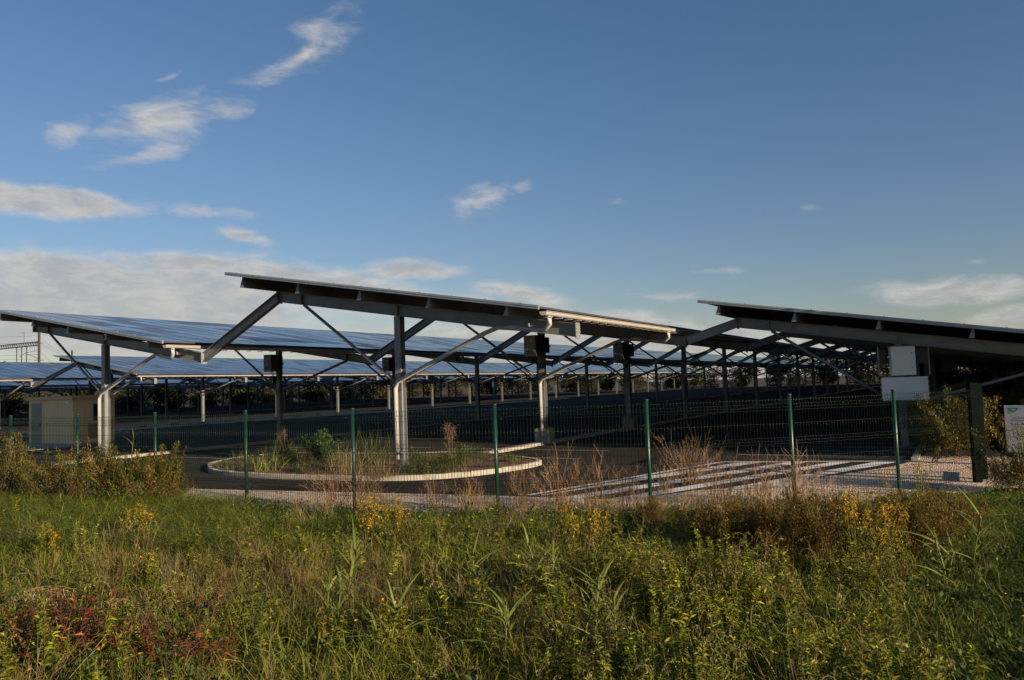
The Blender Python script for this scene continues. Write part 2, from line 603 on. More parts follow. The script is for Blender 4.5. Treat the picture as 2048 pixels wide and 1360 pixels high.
def meadow():
    nx, ny = 90, 60
    xs = np.linspace(-26, 26, nx)
    vs, fs = [], []
    fx = [p[0] for p in FP] + [13, 20]
    fy = [p[1] for p in FP] + [12.6, 12.6]
    for j in range(ny):
        for i in range(nx):
            x = xs[i]
            yf = float(np.interp(x, fx, fy)) - .35 if x > -16.6 else 21.0 + (-16.6 - x) * .53 - .35
            if x > 7.5:
                yf = min(yf, 12.9 - (x - 7.5) * .12)
            y = -8 + (yf + 8) * j / (ny - 1)
            vs.append((x, y, float(hz(x, y))))
    for j in range(ny - 1):
        for i in range(nx - 1):
            fs.append((j * nx + i, j * nx + i + 1, (j + 1) * nx + i + 1, (j + 1) * nx + i))
    m = MB()
    m.add(vs, fs, True)
    structure(m.build('meadow_ground', 'soil'), 'rough meadow ground before the fence')


meadow()

# kerbed planting island at the head of the second row
ISL = [(-8.77, 22.16), (-8.35, 21.2), (-7.4, 20.3), (-6.3, 19.5), (-5.0, 18.85), (-3.8, 18.25), (-2.68, 17.95), (-1.8, 18.05), (-.98, 18.4), (.05, 19.4), (.72, 20.4),
       (.62, 21.2), (-.3, 22.6), (-1.25, 24.2), (-2.0, 24.6), (-3.4, 24.6), (-5.2, 25.4), (-6.5, 26.1), (-8.0, 26.5), (-8.8, 25.9), (-9.25, 24.8), (-9.25, 23.3)]


def smooth_loop(poly, n=3):
    pts = poly
    for _ in range(n):
        q = []
        for i in range(len(pts)):
            a, b = pts[i], pts[(i + 1) % len(pts)]
            q += [(a[0] * .75 + b[0] * .25, a[1] * .75 + b[1] * .25), (a[0] * .25 + b[0] * .75, a[1] * .25 + b[1] * .75)]
        pts = q
    return pts


def ring(poly, inner, z0, z1):
    """kerb stones laid end to end with open joints"""
    n = len(poly)
    m = MB()
    for i in range(n):
        j = (i + 1) % n
        g = .012
        a, b, c, d = (Vector(q) for q in (poly[i], poly[j], inner[j], inner[i]))
        o0, o1 = a.lerp(b, g), b.lerp(a, g)
        i0, i1 = d.lerp(c, g), c.lerp(d, g)
        zt = z1 + rng.uniform(-.006, .006)
        ch = .014
        q0, q1 = o0.lerp(i0, ch / .13), o1.lerp(i1, ch / .13)
        vs = [(*o0, z0), (*o1, z0), (*o1, zt - ch), (*o0, zt - ch), (*q0, zt), (*q1, zt), (*i1, zt), (*i0, zt), (*i1, z0), (*i0, z0)]
        m.add(vs, [(0, 1, 2, 3), (3, 2, 5, 4), (4, 5, 6, 7), (7, 6, 8, 9), (0, 3, 4, 7, 9), (1, 8, 6, 5, 2)])
    return m


outer = smooth_loop(ISL, 2)
cx, cy = np.mean([p[0] for p in outer]), np.mean([p[1] for p in outer])
inner = []
for i, p in enumerate(outer):
    a, b = Vector(outer[i - 1]), Vector(outer[(i + 1) % len(outer)])
    t = (b - a).normalized()
    nrm = Vector((-t.y, t.x))
    inner.append((p[0] + nrm.x * .13, p[1] + nrm.y * .13))
structure(ring(outer, inner, 0.002, .12).build('island_kerb', 'kerb'), 'pale stone kerb round the planted island')
structure(MB().sheet(inner, .095).build('island_soil', 'bed'), 'red brown soil of the planted island')

# long kerbs and verge along the rows


def row_strip(name, b0, b1, a0, a1, z, m, label):
    poly = [W(a0, b0)[:2], W(a1, b0)[:2], W(a1, b1)[:2], W(a0, b1)[:2]]
    structure(MB().prism(poly, .003, z).build(name, m), label)


row_strip('row_kerb', 12.88, 13.2, 20.3, 140, .10, 'kerb', 'low kerb running through the columns of the middle row')
row_strip('row_kerb', 26.07, 26.39, 14.5, 140, .10, 'kerb', 'low kerb under the large canopy with visible panels')
row_strip('row_kerb', 49.6, 49.85, 16, 100, .13, 'kerb', 'kerb along the dark verge across the lane')
row_strip('row_kerb', 83.4, 83.7, 20, 150, .14, 'kerb', 'far pale kerb at the edge of the car park')
row_strip('verge', 49.85, 53.2, 16, 100, .09, 'bank', 'dark planted verge across the lane')
row_strip('far_verge', 128, 150, -60, 190, .05, 'bank', 'scrubby strip behind the car park')
# concrete apron beside the cabin
row_strip('concrete_apron', 35.6, 42.5, 17.6, 20.75, .02, 'concrete', 'grey concrete apron before the cream cabin')
# gravel/kerb foot at the right edge of the asphalt
ke = [(9.44, 18.51), (10.3, 20.0), (11.87, 22.7), (14.0, 26.5), (18, 33)]
m = MB()
for a, b in zip(ke[:-1], ke[1:]):
    m.beam((a[0], a[1], .025), (b[0], b[1], .025), .16, .05)
structure(m.build('edge_kerb', 'kerb'), 'pale kerb at the end of the asphalt by the bushes')


def line_x(p, d, a, b):
    """parameter t with p + t d on the segment a-b"""
    ex, ey = b[0] - a[0], b[1] - a[1]
    den = d[0] * ey - d[1] * ex
    if abs(den) < 1e-9:
        return None
    t = ((a[0] - p[0]) * ey - (a[1] - p[1]) * ex) / den
    s = ((a[0] - p[0]) * d[1] - (a[1] - p[1]) * d[0]) / den
    return t if t > 0 and -1e-6 <= s <= 1 + 1e-6 else None


def stripes():
    u = (-.785, -.62)
    left = [(0.3, 14.85), (5.18, 19.5)]
    tops = [((5.55, 19.42), (6.05, 19.27)), ((6.6, 19.1), (7.05, 18.95)), ((7.58, 18.8), (8.0, 18.67)), ((8.5, 18.52), (8.97, 18.37))]
    names = ['short topmost', 'second from the top', 'long third', 'lowest']
    for (T0, T1), nm in zip(tops, names):
        q = []
        for T in (T0, T1):
            ts = []
            for a, b in [left] + list(zip(EDGE[6:15], EDGE[7:16])):
                t = line_x(T, u, a, b)
                if t:
                    ts.append(t)
            t = min(ts) - .05
            q.append((T[0] + u[0] * t, T[1] + u[1] * t))
        structure(MB().sheet([T0, q[0], q[1], T1], .004).build('hatch_stripe', 'paint'), 'white diagonal hatch stripe, %s of the four' % nm)
    for a, b, lab in ((left[0], left[1], 'white slanting border line of the hatched area'), ((5.1, 19.55), (9.25, 18.33), 'white far border line of the hatched area')):
        d = (Vector(b) - Vector(a)).normalized()
        n = Vector((-d.y, d.x)) * .07
        A, B = Vector(a) + n * 2, Vector(b) + n * 2
        structure(MB().sheet([A - n, B - n, B + n, A + n], .006).build('border_line', 'paint'), lab)


stripes()


def bay_lines():
    def ln(a, b0, b1, lab, w=.05):
        q = [W(a - w, b0)[:2], W(a + w, b0)[:2], W(a + w, b1)[:2], W(a - w, b1)[:2]]
        structure(MB().sheet(q, .004).build('bay_line', 'bay_paint'), lab)
    for i, a in enumerate((19.75, 22.2, 24.65, 27.1, 29.55, 32.0, 34.45)):
        ln(a, 12.8, 9.5, 'white parking bay line in front of the middle row')
        ln(a + .2, 13.3, 17.6, 'white parking bay line behind the middle row')
    for a in (21.6, 23.0, 24.3, 25.6, 26.9, 29.4, 31.8):
        ln(a, 5.6, 1.4, 'white parking bay line before the lowest canopy')
    for a in (19.4, 21.9, 24.3, 26.8, 29.2, 31.7, 34.2, 36.6):
        ln(a, 25.9, 22.2, 'white parking bay line under the large canopy')
    a0, b0, b1 = 17.6, 21.5, 24.5
    q = [W(a0, b0)[:2], W(a0 + .1, b0)[:2], W(a0 + .1, b1)[:2], W(a0, b1)[:2]]
    structure(MB().sheet(q, .004).build('bay_line', 'bay_paint'), 'short white line left of the planted island')


bay_lines()

# ----------------------------------------------------------------------------- bank behind, railway


def embankment():
    prof = [(150, -.05), (156, 1.2), (162, 2.8), (170, 4.2), (185, 4.6), (215, 4.4), (260, -.1)]
    aa = np.linspace(-120, 420, 70)
    vs, fs = [], []
    for i, a in enumerate(aa):
        for j, (b, z) in enumerate(prof):
            zz = z + (.5 * math.sin(a * .11 + j) + .4 * math.sin(a * .047 + 2 * j)) * (1 if 0 < j < 6 else 0)
            vs.append(W(a, b + 2 * math.sin(a * .06 + j), zz))
    n = len(prof)
    for i in range(len(aa) - 1):
        for j in range(n - 1):
            fs.append((i * n + j, i * n + j + 1, (i + 1) * n + j + 1, (i + 1) * n + j))
    m = MB()
    m.add(vs, fs, True)
    structure(m.build('railway_bank', 'bank'), 'brown green railway bank behind the car park')


embankment()

# ----------------------------------------------------------------------------- solar canopies
D = 8.0
SEC = dict(zV=2.236, zT=3.98, sA=-4.434, zA=4.975, sL=5.196, zL=3.347, o=1.18, sH=-5.345, zH=5.667, sQ=4.895, zQ=3.851)
RH, RW = .32, .17


def zpan(s):
    return SEC['zH'] + (SEC['zQ'] - SEC['zH']) * (s - SEC['sH']) / (SEC['sQ'] - SEC['sH'])


def zraf(s):
    return SEC['zA'] + (SEC['zL'] - SEC['zA']) * (s - SEC['sA']) / (SEC['sL'] - SEC['sA'])


def L3(a, s, z):
    return (a, -s, z)


MESH = {}


def canopy_meshes(dz):
    """meshes of one bay frame, in the local frame of a column foot (x along the row, y = -s)"""
    key = round(dz, 3)
    if key in MESH:
        return MESH[key]
    g = {}
    zT = zraf(0) + dz - RH / 2
    zV = SEC['zV'] if dz > -.5 else 1.16
    # H column: flanges face along the row
    m = MB()
    m.ibeam((0, 0, .02), (0, 0, zT), .20, .20, up=(1, 0, 0), tf=.016)
    g['column'] = m.mesh('column', 'steel')
    m = MB()
    m.box(-.19, .19, -.17, .17, 0.004, .02)
    for sx in (-1, 1):
        for sy in (-1, 1):
            m.tube([(sx * .15, sy * .13, .02), (sx * .15, sy * .13, .06)], .018, 6)
    g['base_plate'] = m.mesh('base_plate', 'steel_dark')
    m = MB()
    m.ibeam(L3(0, SEC['sA'] - .05, zraf(SEC['sA'] - .05) + dz), L3(0, SEC['sL'] + .05, zraf(SEC['sL'] + .05) + dz), RW, RH)
    # stiffener ribs
    for s in (SEC['sA'] + .9, 0, SEC['sL'] - 1.2):
        z = zraf(s) + dz
        for sx in (-1, 1):
            m.box(sx * .045 - .037, sx * .045 + .037, -s - .006, -s + .006, z - RH / 2 + .03, z + RH / 2 - .03)
    for s, sg in ((SEC['sA'] - .055, -1), (SEC['sL'] + .055, 1)):
        z = zraf(s) + dz
        y = -s
        m.box(-.11, .11, min(y, y - sg * .02), max(y, y - sg * .02), z - RH / 2 - .04, z + RH / 2 + .02)
        for bx_ in (-.07, .07):
            for bz_ in (-.13, -.04, .05, .13):
                m.tube([(bx_, y - sg * .02, z + bz_), (bx_, y - sg * .045, z + bz_)], .014, 6)
    g['rafter'] = m.mesh('rafter', 'steel')
    s = SEC['sA'] + .95
    g['strut_high'] = MB().tube([L3(0, -.06, zV), L3(0, s, zraf(s) + dz - RH / 2)], .045, 10).mesh('strut', 'steel')
    s = SEC['sL'] - 1.2
    g['strut_low'] = MB().tube([L3(0, .06, zV), L3(0, s, zraf(s) + dz - RH / 2)], .05, 10).mesh('strut', 'steel')
    # joint plate
    g['joint_plate'] = MB().box(-.125, -.101, -.12, .12, zV - .16, zV + .14).mesh('joint_plate', 'steel_dark')
    # rain pipe: from the gutter outlet, along the low strut, down the column
    q = SEC['sQ']
    pts = [L3(-.95, q + .13, zpan(q) + dz - .22), L3(-.95, q + .13, zpan(q) + dz - .40), L3(-.9, q - .02, zpan(q) + dz - .52), L3(-.32, 3.3, zraf(3.3) + dz - RH / 2 + .02),
           L3(-.30, 2.9, zraf(2.9) + dz - RH / 2 - .16), L3(-.25, .1, zV + .08), L3(-.24, .02, zV - .1), L3(-.24, .02, .28)]
    if dz < -.5:
        pts = pts[:4] + [L3(-.25, .1, zV + .08), L3(-.24, .02, zV - .1), L3(-.24, .02, .28)]
    g['downpipe'] = MB().tube(pts, .058, 12).mesh('downpipe', 'pipe')
    m = MB().box(-.31, -.10, -.20, .17, .44, .47)
    g['pipe_clamp'] = m.mesh('pipe_clamp', 'steel')
    # a bay of modules, hung with local y = -s
    m = MB()
    s0, s1 = SEC['sH'], SEC['sQ']
    x0, x1 = 0, D - .03
    top = [L3(x0, s0, zpan(s0) + dz), L3(x1, s0, zpan(s0) + dz), L3(x1, s1, zpan(s1) + dz), L3(x0, s1, zpan(s1) + dz)]
    bot = [(x, y, z - .045) for x, y, z in top]
    m.add(top + bot, [(3, 2, 1, 0), (4, 5, 6, 7), (0, 1, 5, 4), (1, 2, 6, 5), (2, 3, 7, 6), (3, 0, 4, 7)])
    me = m.mesh('panel_field', 'solar')
    me.materials.append(M['backsheet'])
    for p in me.polygons:
        p.material_index = 0 if p.normal.z > .5 else 1
    g['panel_field'] = me
    m = MB()
    e0, e1 = L3(-.035, s0 - .03, zpan(s0 - .03) + dz - .03), L3(-.035, s1 + .02, zpan(s1 + .02) + dz - .03)
    m.beam(e0, e1, .05, .10)
    m.beam(e0, e1, .014, .03, off=(.036, .02))
    m.beam(e0, e1, .014, .02, off=(.034, -.028))
    for k in range(11):
        f = (k + .5) / 11
        p = Vector(e0).lerp(Vector(e1), f)
        m.box(p.x - .02, p.x + .02, p.y - .015, p.y + .015, p.z + .052, p.z + .07)
    g['edge_trim'] = m.mesh('edge_trim', 'alu')
    MESH[key] = g
    return g


PURLINS = [-4.75, -2.55, -.35, 1.85, 4.05]


def canopy(b, a0, n, dz, label, link_db=None, link_da=0., pipes=(0,), guards=(), link_dz=0., n_extra=0, half=False):
    g = canopy_meshes(dz)
    root = empty('solar_canopy', W(a0, b), ROW_ROT, label=label, cat='canopy', group='solar canopies over the car park')
    pl = g
    for k in range(n):
        x = D * k
        c = link('column', g['column'], root, (x, 0, 0))
        link('base_plate', g['base_plate'], c)
        link('joint_plate', g['joint_plate'], c)
        link('rafter', g['rafter'], root, (x, 0, 0))
        link('strut', g['strut_high'], root, (x, 0, 0))
        if k not in pipes:
            link('strut', g['strut_low'], root, (x, 0, 0))
        else:
            p = link('downpipe', g['downpipe'], root, (x, 0, 0))
            link('pipe_clamp', g['pipe_clamp'], p)
        if k in guards:
            gm = MB().box(-.27, .27, -.25, .25, .021, .55)
            gd = gm.build('column_guard', 'concrete', c)
            MB().box(-.275, .275, -.255, .255, .55, .575).build('guard_rim', 'tape', gd)
        if link_db is not None:
            sE = -link_db + SEC['sL']
            key = ('link', round(link_db, 2), round(dz, 2), round(link_da, 2))
            if key not in MESH:
                A, B = Vector(L3(0, SEC['sA'] - .06, zraf(SEC['sA']) + dz + .01)), Vector(L3(link_da, sE + .12, SEC['zL'] + link_dz + .01))
                MESH[key] = MB().ibeam(A, B, RW - .012, .28).mesh('link_beam', 'steel')
            link('link_beam', MESH[key], root, (x, 0, 0))
        link('panel_field', g['panel_field'], root, (x - SEC['o'], 0, 0))
    # purlins run the whole row
    x0, x1 = -SEC['o'] + .06, D * n - SEC['o'] - .06
    for s in PURLINS:
        zt = zpan(s) + dz - .05
        zb = zraf(s) + dz + RH / 2 + .003
        h = zt - zb
        m = MB()
        m.beam(L3(x0, s, (zt + zb) / 2), L3(x1, s, (zt + zb) / 2), .012, h - .008)
        m.beam(L3(x0, s - .045, zb + .004), L3(x1, s - .045, zb + .004), .09, .006)
        m.add([L3(x0 - .005, s - .13, zb), L3(x0 - .005, s + .012, zb), L3(x0 - .005, s + .012, zt), L3(x0 - .005, s - .02, zt),
               L3(x0 + .01, s - .13, zb), L3(x0 + .01, s + .012, zb), L3(x0 + .01, s + .012, zt), L3(x0 + .01, s - .02, zt)],
              [(0, 1, 2, 3), (7, 6, 5, 4), (0, 4, 5, 1), (1, 5, 6, 2), (2, 6, 7, 3), (3, 7, 4, 0)])
        m.build('purlin', 'steel', root)
    link('edge_trim', g['edge_trim'], root, (-SEC['o'], 0, 0))
    # half round gutter with its brackets
    q = SEC['sQ']
    zc = zpan(q) + dz - .13
    m = MB()
    r = .095
    N = 8
    xs0, xs1 = -SEC['o'] - .06, D * n - SEC['o']
    for rr, flip in ((r, False), (r - .012, True)):
        vs = []
        for x in (xs0, xs1):
            for i in range(N + 1):
                a = math.pi * i / N
                vs.append((x, -(q + .13) + rr * math.cos(a), zc - rr * math.sin(a)))
        fs = [(i, i + 1, N + 2 + i, N + 1 + i) for i in range(N)]
        m.add(vs, fs, True)
    m.add([(xs0, -(q + .13) + r * math.cos(math.pi * i / N), zc - r * math.sin(math.pi * i / N)) for i in range(N + 1)], [tuple(range(N + 1))])
    m.tube([(xs0, -(q + .13) - r, zc), (xs1, -(q + .13) - r, zc)], .014, 6)
    for i in range(int((xs1 - xs0) / .5)):
        x = xs0 + .25 + .5 * i
        m.box(x - .014, x + .014, -(q + .13) - r - .006, -(q + .0), zc - r - .03, zc - r - .012)
    m.build('gutter', 'gutter', root, fix=False)
    return root


R2 = canopy(13.04, 16.3, 20, 0., 'highest solar canopy in the middle, rising over the planted island', 13.19, pipes=(0, 1, 3), guards=(1, 2))
R1 = canopy(26.23, 16.3, 20, 0., 'solar canopy showing its blue panel tops, its first post right of the cream cabin', pipes=(0, 2))
R3 = canopy(1.663, 24.6, 18, -1.141, 'lower solar canopy over the hatched area, leaving the frame on the right', 13.04 - 1.663, -.3, pipes=())
R4 = canopy(55.0, 34.6, 17, .0, 'small far solar canopy whose end shows just behind the cream cabin', 16.0, pipes=(0,))
R5 = canopy(71.0, 18.6, 18, .25, 'far solar canopy strip left of the cabin roof with a pale gutter', 15., pipes=(1,))
R6 = canopy(86.0, 26.0, 16, .0, 'thin distant canopy strip under the strip left of the cabin', 15., pipes=())
R7 = canopy(101.0, 18.0, 17, .0, 'very thin canopy strip, second from the back', 15., pipes=())
R8 = canopy(116.0, 22.0, 16, .0, 'hindmost canopy strip before the trees', pipes=())

# ----------------------------------------------------------------------------- inverter cabinets hung on the columns


def inverter(loc, label, pale=False, size=1.):
    root = empty('inverter_cabinet', loc, ROW_ROT, label=label, cat='electrical cabinet', group='inverter cabinets on the columns')
    m = MB().box(-.46, -.14, .00, .46, 0, .72)
    m.box(-.48, -.12, -.01, .47, .722, .74)
    h = m.build('housing', 'box_pale' if pale else 'box_grey', root)
    MB().box(-.472, -.4605, .40, .43, .30, .38).build('lock', 'black', h)
    m = MB().box(-.4665, -.4605, .03, .43, .03, .69)
    m.build('door', 'box_pale' if pale else 'box_grey', h)
    MB().box(-.470, -.4668, .08, .20, .52, .60).build('plate', 'white_paint_metal', h)
    m = MB()
    for i in range(5):
        m.box(-.474, -.4668, .10, .34, .10 + i * .03, .114 + i * .03)
    m.build('vent', 'black', h)
    m = MB().box(-.40, -.16, -.40, -.04, .10, .64)
    for i in range(9):
        y = -.385 + i * .042
        m.box(-.44, -.401, y, y + .014, .13, .61)
    m.build('heat_sink', 'sink', root)
    MB().box(-.14, -.11, -.42, .46, .30, .36).build('bracket', 'steel_dark', root)
    for i, (y, dx) in enumerate(((.10, .16), (.22, .05), (-.12, .2), (-.22, .12), (-.30, .26))):
        z0 = 0 if y > 0 else .10
        pts = []
        for t in np.linspace(0, 1, 9):
            pts.append((-.28 + .1 * t, y * (1 - t) + (-.02 + .01 * i) * t, z0 - (dx * 2.2) * math.sin(math.pi * t) * .6 - .35 * t))
        MB().tube(pts, .014, 6).build('cable', 'cable', root)
    return root


def on_col(b, a0, k, z):
    return W(a0 + D * k, b, z)


inverter(on_col(13.04, 16.3, 1, 3.12), 'grey inverter cabinet on the guarded post right of the planted island')
inverter(on_col(13.04, 16.3, 2, 3.12), 'grey inverter cabinet on the second guarded post, cables looping below')
inverter(on_col(26.23, 16.3, 1, 3.10), 'grey inverter cabinet on the post behind the left half of the island')
inverter(on_col(26.23, 16.3, 2, 3.10), 'grey inverter cabinet half hidden behind the front post of the highest canopy')
inverter(on_col(55., 34.6, 2, 3.05), 'small far inverter cabinet above the dark verge')
inverter(on_col(71., 18.6, 2, 3.3), 'pale distant inverter cabinet left of the cream cabin roof', True)
cab = empty('inverter_cabinet', on_col(55., 34.6, 0, 2.2), ROW_ROT, label='tall cream box on the far post seen beside the cabin roof', cat='electrical cabinet', group='inverter cabinets on the columns')
MB().box(-.42, -.12, -.16, .40, 0, 1.25).build('housing', 'cream', cab)
MB().box(-.30, -.12, -.75, -.2, .2, 1.15).build('heat_sink', 'sink', cab)

# switch cabinet and wide guard sheet on the first column of the right canopy
CX = W(24.6, 1.663)
view_rz = math.atan2(-CX[0], CX[1]) * .45
sw = empty('switch_cabinet', (CX[0], CX[1], 2.0), view_rz, label='white switch cabinet above the striped edge sheet on the right post', cat='electrical cabinet')
m = MB().box(-.32, .30, -.42, -.16, 0.02, .82)
h = m.build('housing', 'box_pale', sw)
MB().box(-.285, .265, -.432, -.4205, .055, .785).build('door', 'box_pale', h)
for z in (.62, .2):
    MB().box(.20, .225, -.44, -.4325, z, z + .03).build('lock', 'black', h)
MB().box(-.36, .34, -.43, -.14, .822, .84).build('rain_hood', 'steel', sw)
for x0, x1 in ((-.58, -.40), (.40, .68)):
    MB().box(x0, x1, -.22, -.12, .35, .75).build('heat_sink', 'sink', sw)
m = MB()
for x in (-.61, .71):
    m.box(x - .015, x + .015, -.2, -.17, 0., .85)
m.build('mounting_rail', 'steel', sw)
gs = empty('guard_sheet', (CX[0], CX[1], 1.33), view_rz, label='wide pale metal sheet with yellow and black scalloped edge on the right post', cat='guard sheet')
MB().box(-.60, .60, -.36, -.345, 0, .64).build('sheet', 'box_white', gs)
m = MB()


def scallop(m, p0, p1, n, out):
    for i in range(n):
        a = Vector(p0).lerp(Vector(p1), i / n)
        b = Vector(p0).lerp(Vector(p1), (i + 1) / n)
        c = (a + b) / 2 + Vector(out) * .035
        y0, y1 = -.362, -.343
        pts = [a, a + Vector(out) * .02 + (b - a) * .15, c, b + Vector(out) * .02 - (b - a) * .15, b]
        n_ = len(pts)
        vs = [(p.x, y0, p.z) for p in pts] + [(p.x, y1, p.z) for p in pts]
        m.add(vs, [tuple(range(n_)), tuple(reversed(range(n_, 2 * n_)))] + [(k, (k + 1) % n_, n_ + (k + 1) % n_, n_ + k) for k in range(n_)])


scallop(m, (-.601, 0, .64), (-.601, 0, 0), 6, (-1, 0, 0))
scallop(m, (-.60, 0, -.001), (.60, 0, -.001), 12, (0, 0, -1))
scallop(m, (.601, 0, 0), (.601, 0, .64), 6, (1, 0, 0))
m.build('edge_tape', 'tape', gs)

# ----------------------------------------------------------------------------- cream transformer cabin
CORNER_AB = (20.77, 35.99)
cabin = empty('transformer_cabin', W(*CORNER_AB), ROW_ROT, label='cream transformer cabin behind the left part of the fence', cat='cabin')
m = MB().box(0, 2.05, 0, 3.75, 0.022, 2.2)
m.build('wall', 'cream', cabin)
m = MB().box(-.10, 2.15, -.10, 3.85, 2.2, 2.36)
m.build('roof', 'cream_roof', cabin)
dr = MB().box(-.02, -.003, 2.62, 3.5, .06, 2.05).build('door', 'door_tan', cabin)
MB().box(-.045, -.0205, 2.70, 2.73, .95, 1.1).build('handle', 'black', dr)
wd = MB().box(.98, 1.38, -.018, -.003, 1.15, 1.92).build('window', 'glass_dark', cabin)
m = MB()
for (x0, x1, z0, z1) in ((.94, .98, 1.11, 1.96), (1.38, 1.42, 1.11, 1.96), (.98, 1.38, 1.11, 1.15), (.98, 1.38, 1.92, 1.96)):
    m.box(x0, x1, -.025, -.003, z0, z1)
m.build('window_frame', 'door_tan', wd)
m = MB()
for i in range(14):
    z = .32 + i * .052
    m.box(.72, 1.62, -.022, -.003, z, z + .036)
m.build('vent', 'vent', cabin)
MB().box(-.012, -.003, .35, .62, 1.98, 2.12).build('plate', 'box_pale', cabin)
m = MB()
for y in (1.25, 2.50):
    m.box(-.008, -.002, y - .012, y + .012, .03, 2.19)
for x in (.55, 1.75):
    m.box(x - .012, x + .012, -.008, -.002, .03, 2.19)
m.build('wall_seam', 'cream_roof', cabin)
MB().box(-.03, 2.08, -.03, 3.78, .0215, .13).build('plinth', 'concrete', cabin)

# ----------------------------------------------------------------------------- green mesh fence
HF = 1.75
fence = empty('mesh_fence', (FP[3][0], FP[3][1], 0), label='long dark green welded mesh fence crossing the picture before the car park', cat='fence')


def fl(x, y, z):
    return (x - FP[3][0], y - FP[3][1], z)


PLANS = list(range(len(FP)))
for i in PLANS[:-1]:
    x, y = FP[i]
    d = Vector((FP[min(i + 1, len(FP) - 1)][0] - x, FP[min(i + 1, len(FP) - 1)][1] - y)).normalized()
    m = MB()
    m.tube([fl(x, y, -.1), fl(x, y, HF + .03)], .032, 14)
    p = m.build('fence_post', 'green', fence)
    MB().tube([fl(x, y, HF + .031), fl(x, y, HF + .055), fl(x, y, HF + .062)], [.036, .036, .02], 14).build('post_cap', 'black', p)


def zig(z):
    """horizontal pleats pressed into the wires"""
    o = 0
    for c in (1.60, 1.05, .5):
        o = max(o, max(0, 1 - abs(z - c) / .05) * .045)
    return o


ZS = sorted({.06, HF} | {c + d for c in (1.60, 1.05, .5) for d in (-.05, 0, .05)})
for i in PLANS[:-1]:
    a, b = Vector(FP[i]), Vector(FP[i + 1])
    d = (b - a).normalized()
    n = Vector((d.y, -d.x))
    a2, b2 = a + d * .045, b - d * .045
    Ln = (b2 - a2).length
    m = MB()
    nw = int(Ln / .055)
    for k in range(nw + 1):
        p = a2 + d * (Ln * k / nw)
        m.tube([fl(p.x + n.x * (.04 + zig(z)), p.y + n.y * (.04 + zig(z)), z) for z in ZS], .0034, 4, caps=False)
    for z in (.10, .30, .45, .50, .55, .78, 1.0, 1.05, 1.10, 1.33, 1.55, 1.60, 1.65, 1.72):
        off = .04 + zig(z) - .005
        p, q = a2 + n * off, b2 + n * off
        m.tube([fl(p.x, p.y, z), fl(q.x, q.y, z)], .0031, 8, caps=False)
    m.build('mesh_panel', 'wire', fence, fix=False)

# gate: square post and a tall sheet leaf standing open, seen nearly edge on
gx, gy = FP[-1]
gate = empty('gate', (gx, gy, 0), 0, label='open dark green metal gate at the right end of the fence', cat='gate')
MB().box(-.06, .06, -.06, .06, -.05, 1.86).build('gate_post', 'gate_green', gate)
leaf = empty('gate_leaf', (0, 0, 0))
leaf.parent = gate
leaf_dir = Vector((.49, .872))
ang = math.atan2(leaf_dir.y, leaf_dir.x)
m = MB()
m.box(.10, .17, -.03, .03, .08, 1.84)
m.box(1.43, 1.50, -.03, .03, .08, 1.84)
for z in (.08, .92, 1.78):
    m.box(.17, 1.43, -.02, .02, z, z + .06)
bpy.data.objects.remove(leaf)
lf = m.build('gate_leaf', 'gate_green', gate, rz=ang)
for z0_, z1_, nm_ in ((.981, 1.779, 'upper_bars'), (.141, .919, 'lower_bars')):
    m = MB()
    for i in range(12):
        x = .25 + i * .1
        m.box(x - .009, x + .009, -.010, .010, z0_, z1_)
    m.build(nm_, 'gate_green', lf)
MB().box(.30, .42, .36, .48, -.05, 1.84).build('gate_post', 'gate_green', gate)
MB().box(.20, .24, -.06, .06, 1.0, 1.12).build('latch', 'black', lf)
barr = empty('barrier_arm', (12.6, 20.6, 0), .3, label='dark green cranked metal bar behind the gate above the white board', cat='barrier')
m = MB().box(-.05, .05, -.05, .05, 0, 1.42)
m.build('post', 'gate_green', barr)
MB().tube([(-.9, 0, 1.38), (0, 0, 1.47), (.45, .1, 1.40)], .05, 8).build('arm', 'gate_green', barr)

# ----------------------------------------------------------------------------- information board
bx, by = at(2034, 962)
by = 16.8
bx = 10.98
board = empty('information_board', (bx, by, 0), -.86, label='white information board with green corner emblem at the right edge', cat='sign')
bw, bh, z0 = 1.45, 1.02, .28
MB().box(-.36, -.36 + bw, -.012, .012, z0, z0 + bh).build('panel', 'white_paint_metal', board)
for x in (-.2, .95):
    MB().box(x - .03, x + .03, .013, .07, -.05, z0 + bh - .06).build('leg', 'steel', board)


def arc_sheet(pts, y=-.014):
    m = MB()
    n = len(pts)
    m.add([(x, y, z) for x, z in pts] + [(x, y + .0015, z) for x, z in pts],
          [tuple(range(n)), tuple(reversed(range(n, 2 * n)))] + [(i, (i + 1) % n, n + (i + 1) % n, n + i) for i in range(n)])
    return m


zt = z0 + bh
lx = -.30
q = [(lx, zt - .05), (lx, zt - .18)] + [(lx + .21 * math.sin(t), zt - .05 - .13 * math.cos(t)) for t in np.linspace(0.15, math.pi / 2, 9)]
arc_sheet(q).build('emblem', 'logo_green', board)
arc_sheet([(lx + .0, zt - .051), (lx + .05, zt - .12), (lx + .12, zt - .135), (lx + .18, zt - .115), (lx + .208, zt - .06), (lx + .208, zt - .051)], -.0162).build('emblem_sweep', 'logo_teal', board)
arc_sheet([(lx + .045, zt - .075), (lx + .10, zt - .11), (lx + .16, zt - .105), (lx + .155, zt - .072)], -.0184).build('emblem_glint', 'logo_pale', board)
arc_sheet([(lx + .215, zt - .05), (lx + .215, zt - .115), (lx + .26, zt - .09), (lx + .32, zt - .05)], -.0162).build('emblem_tail', 'logo_pale', board)


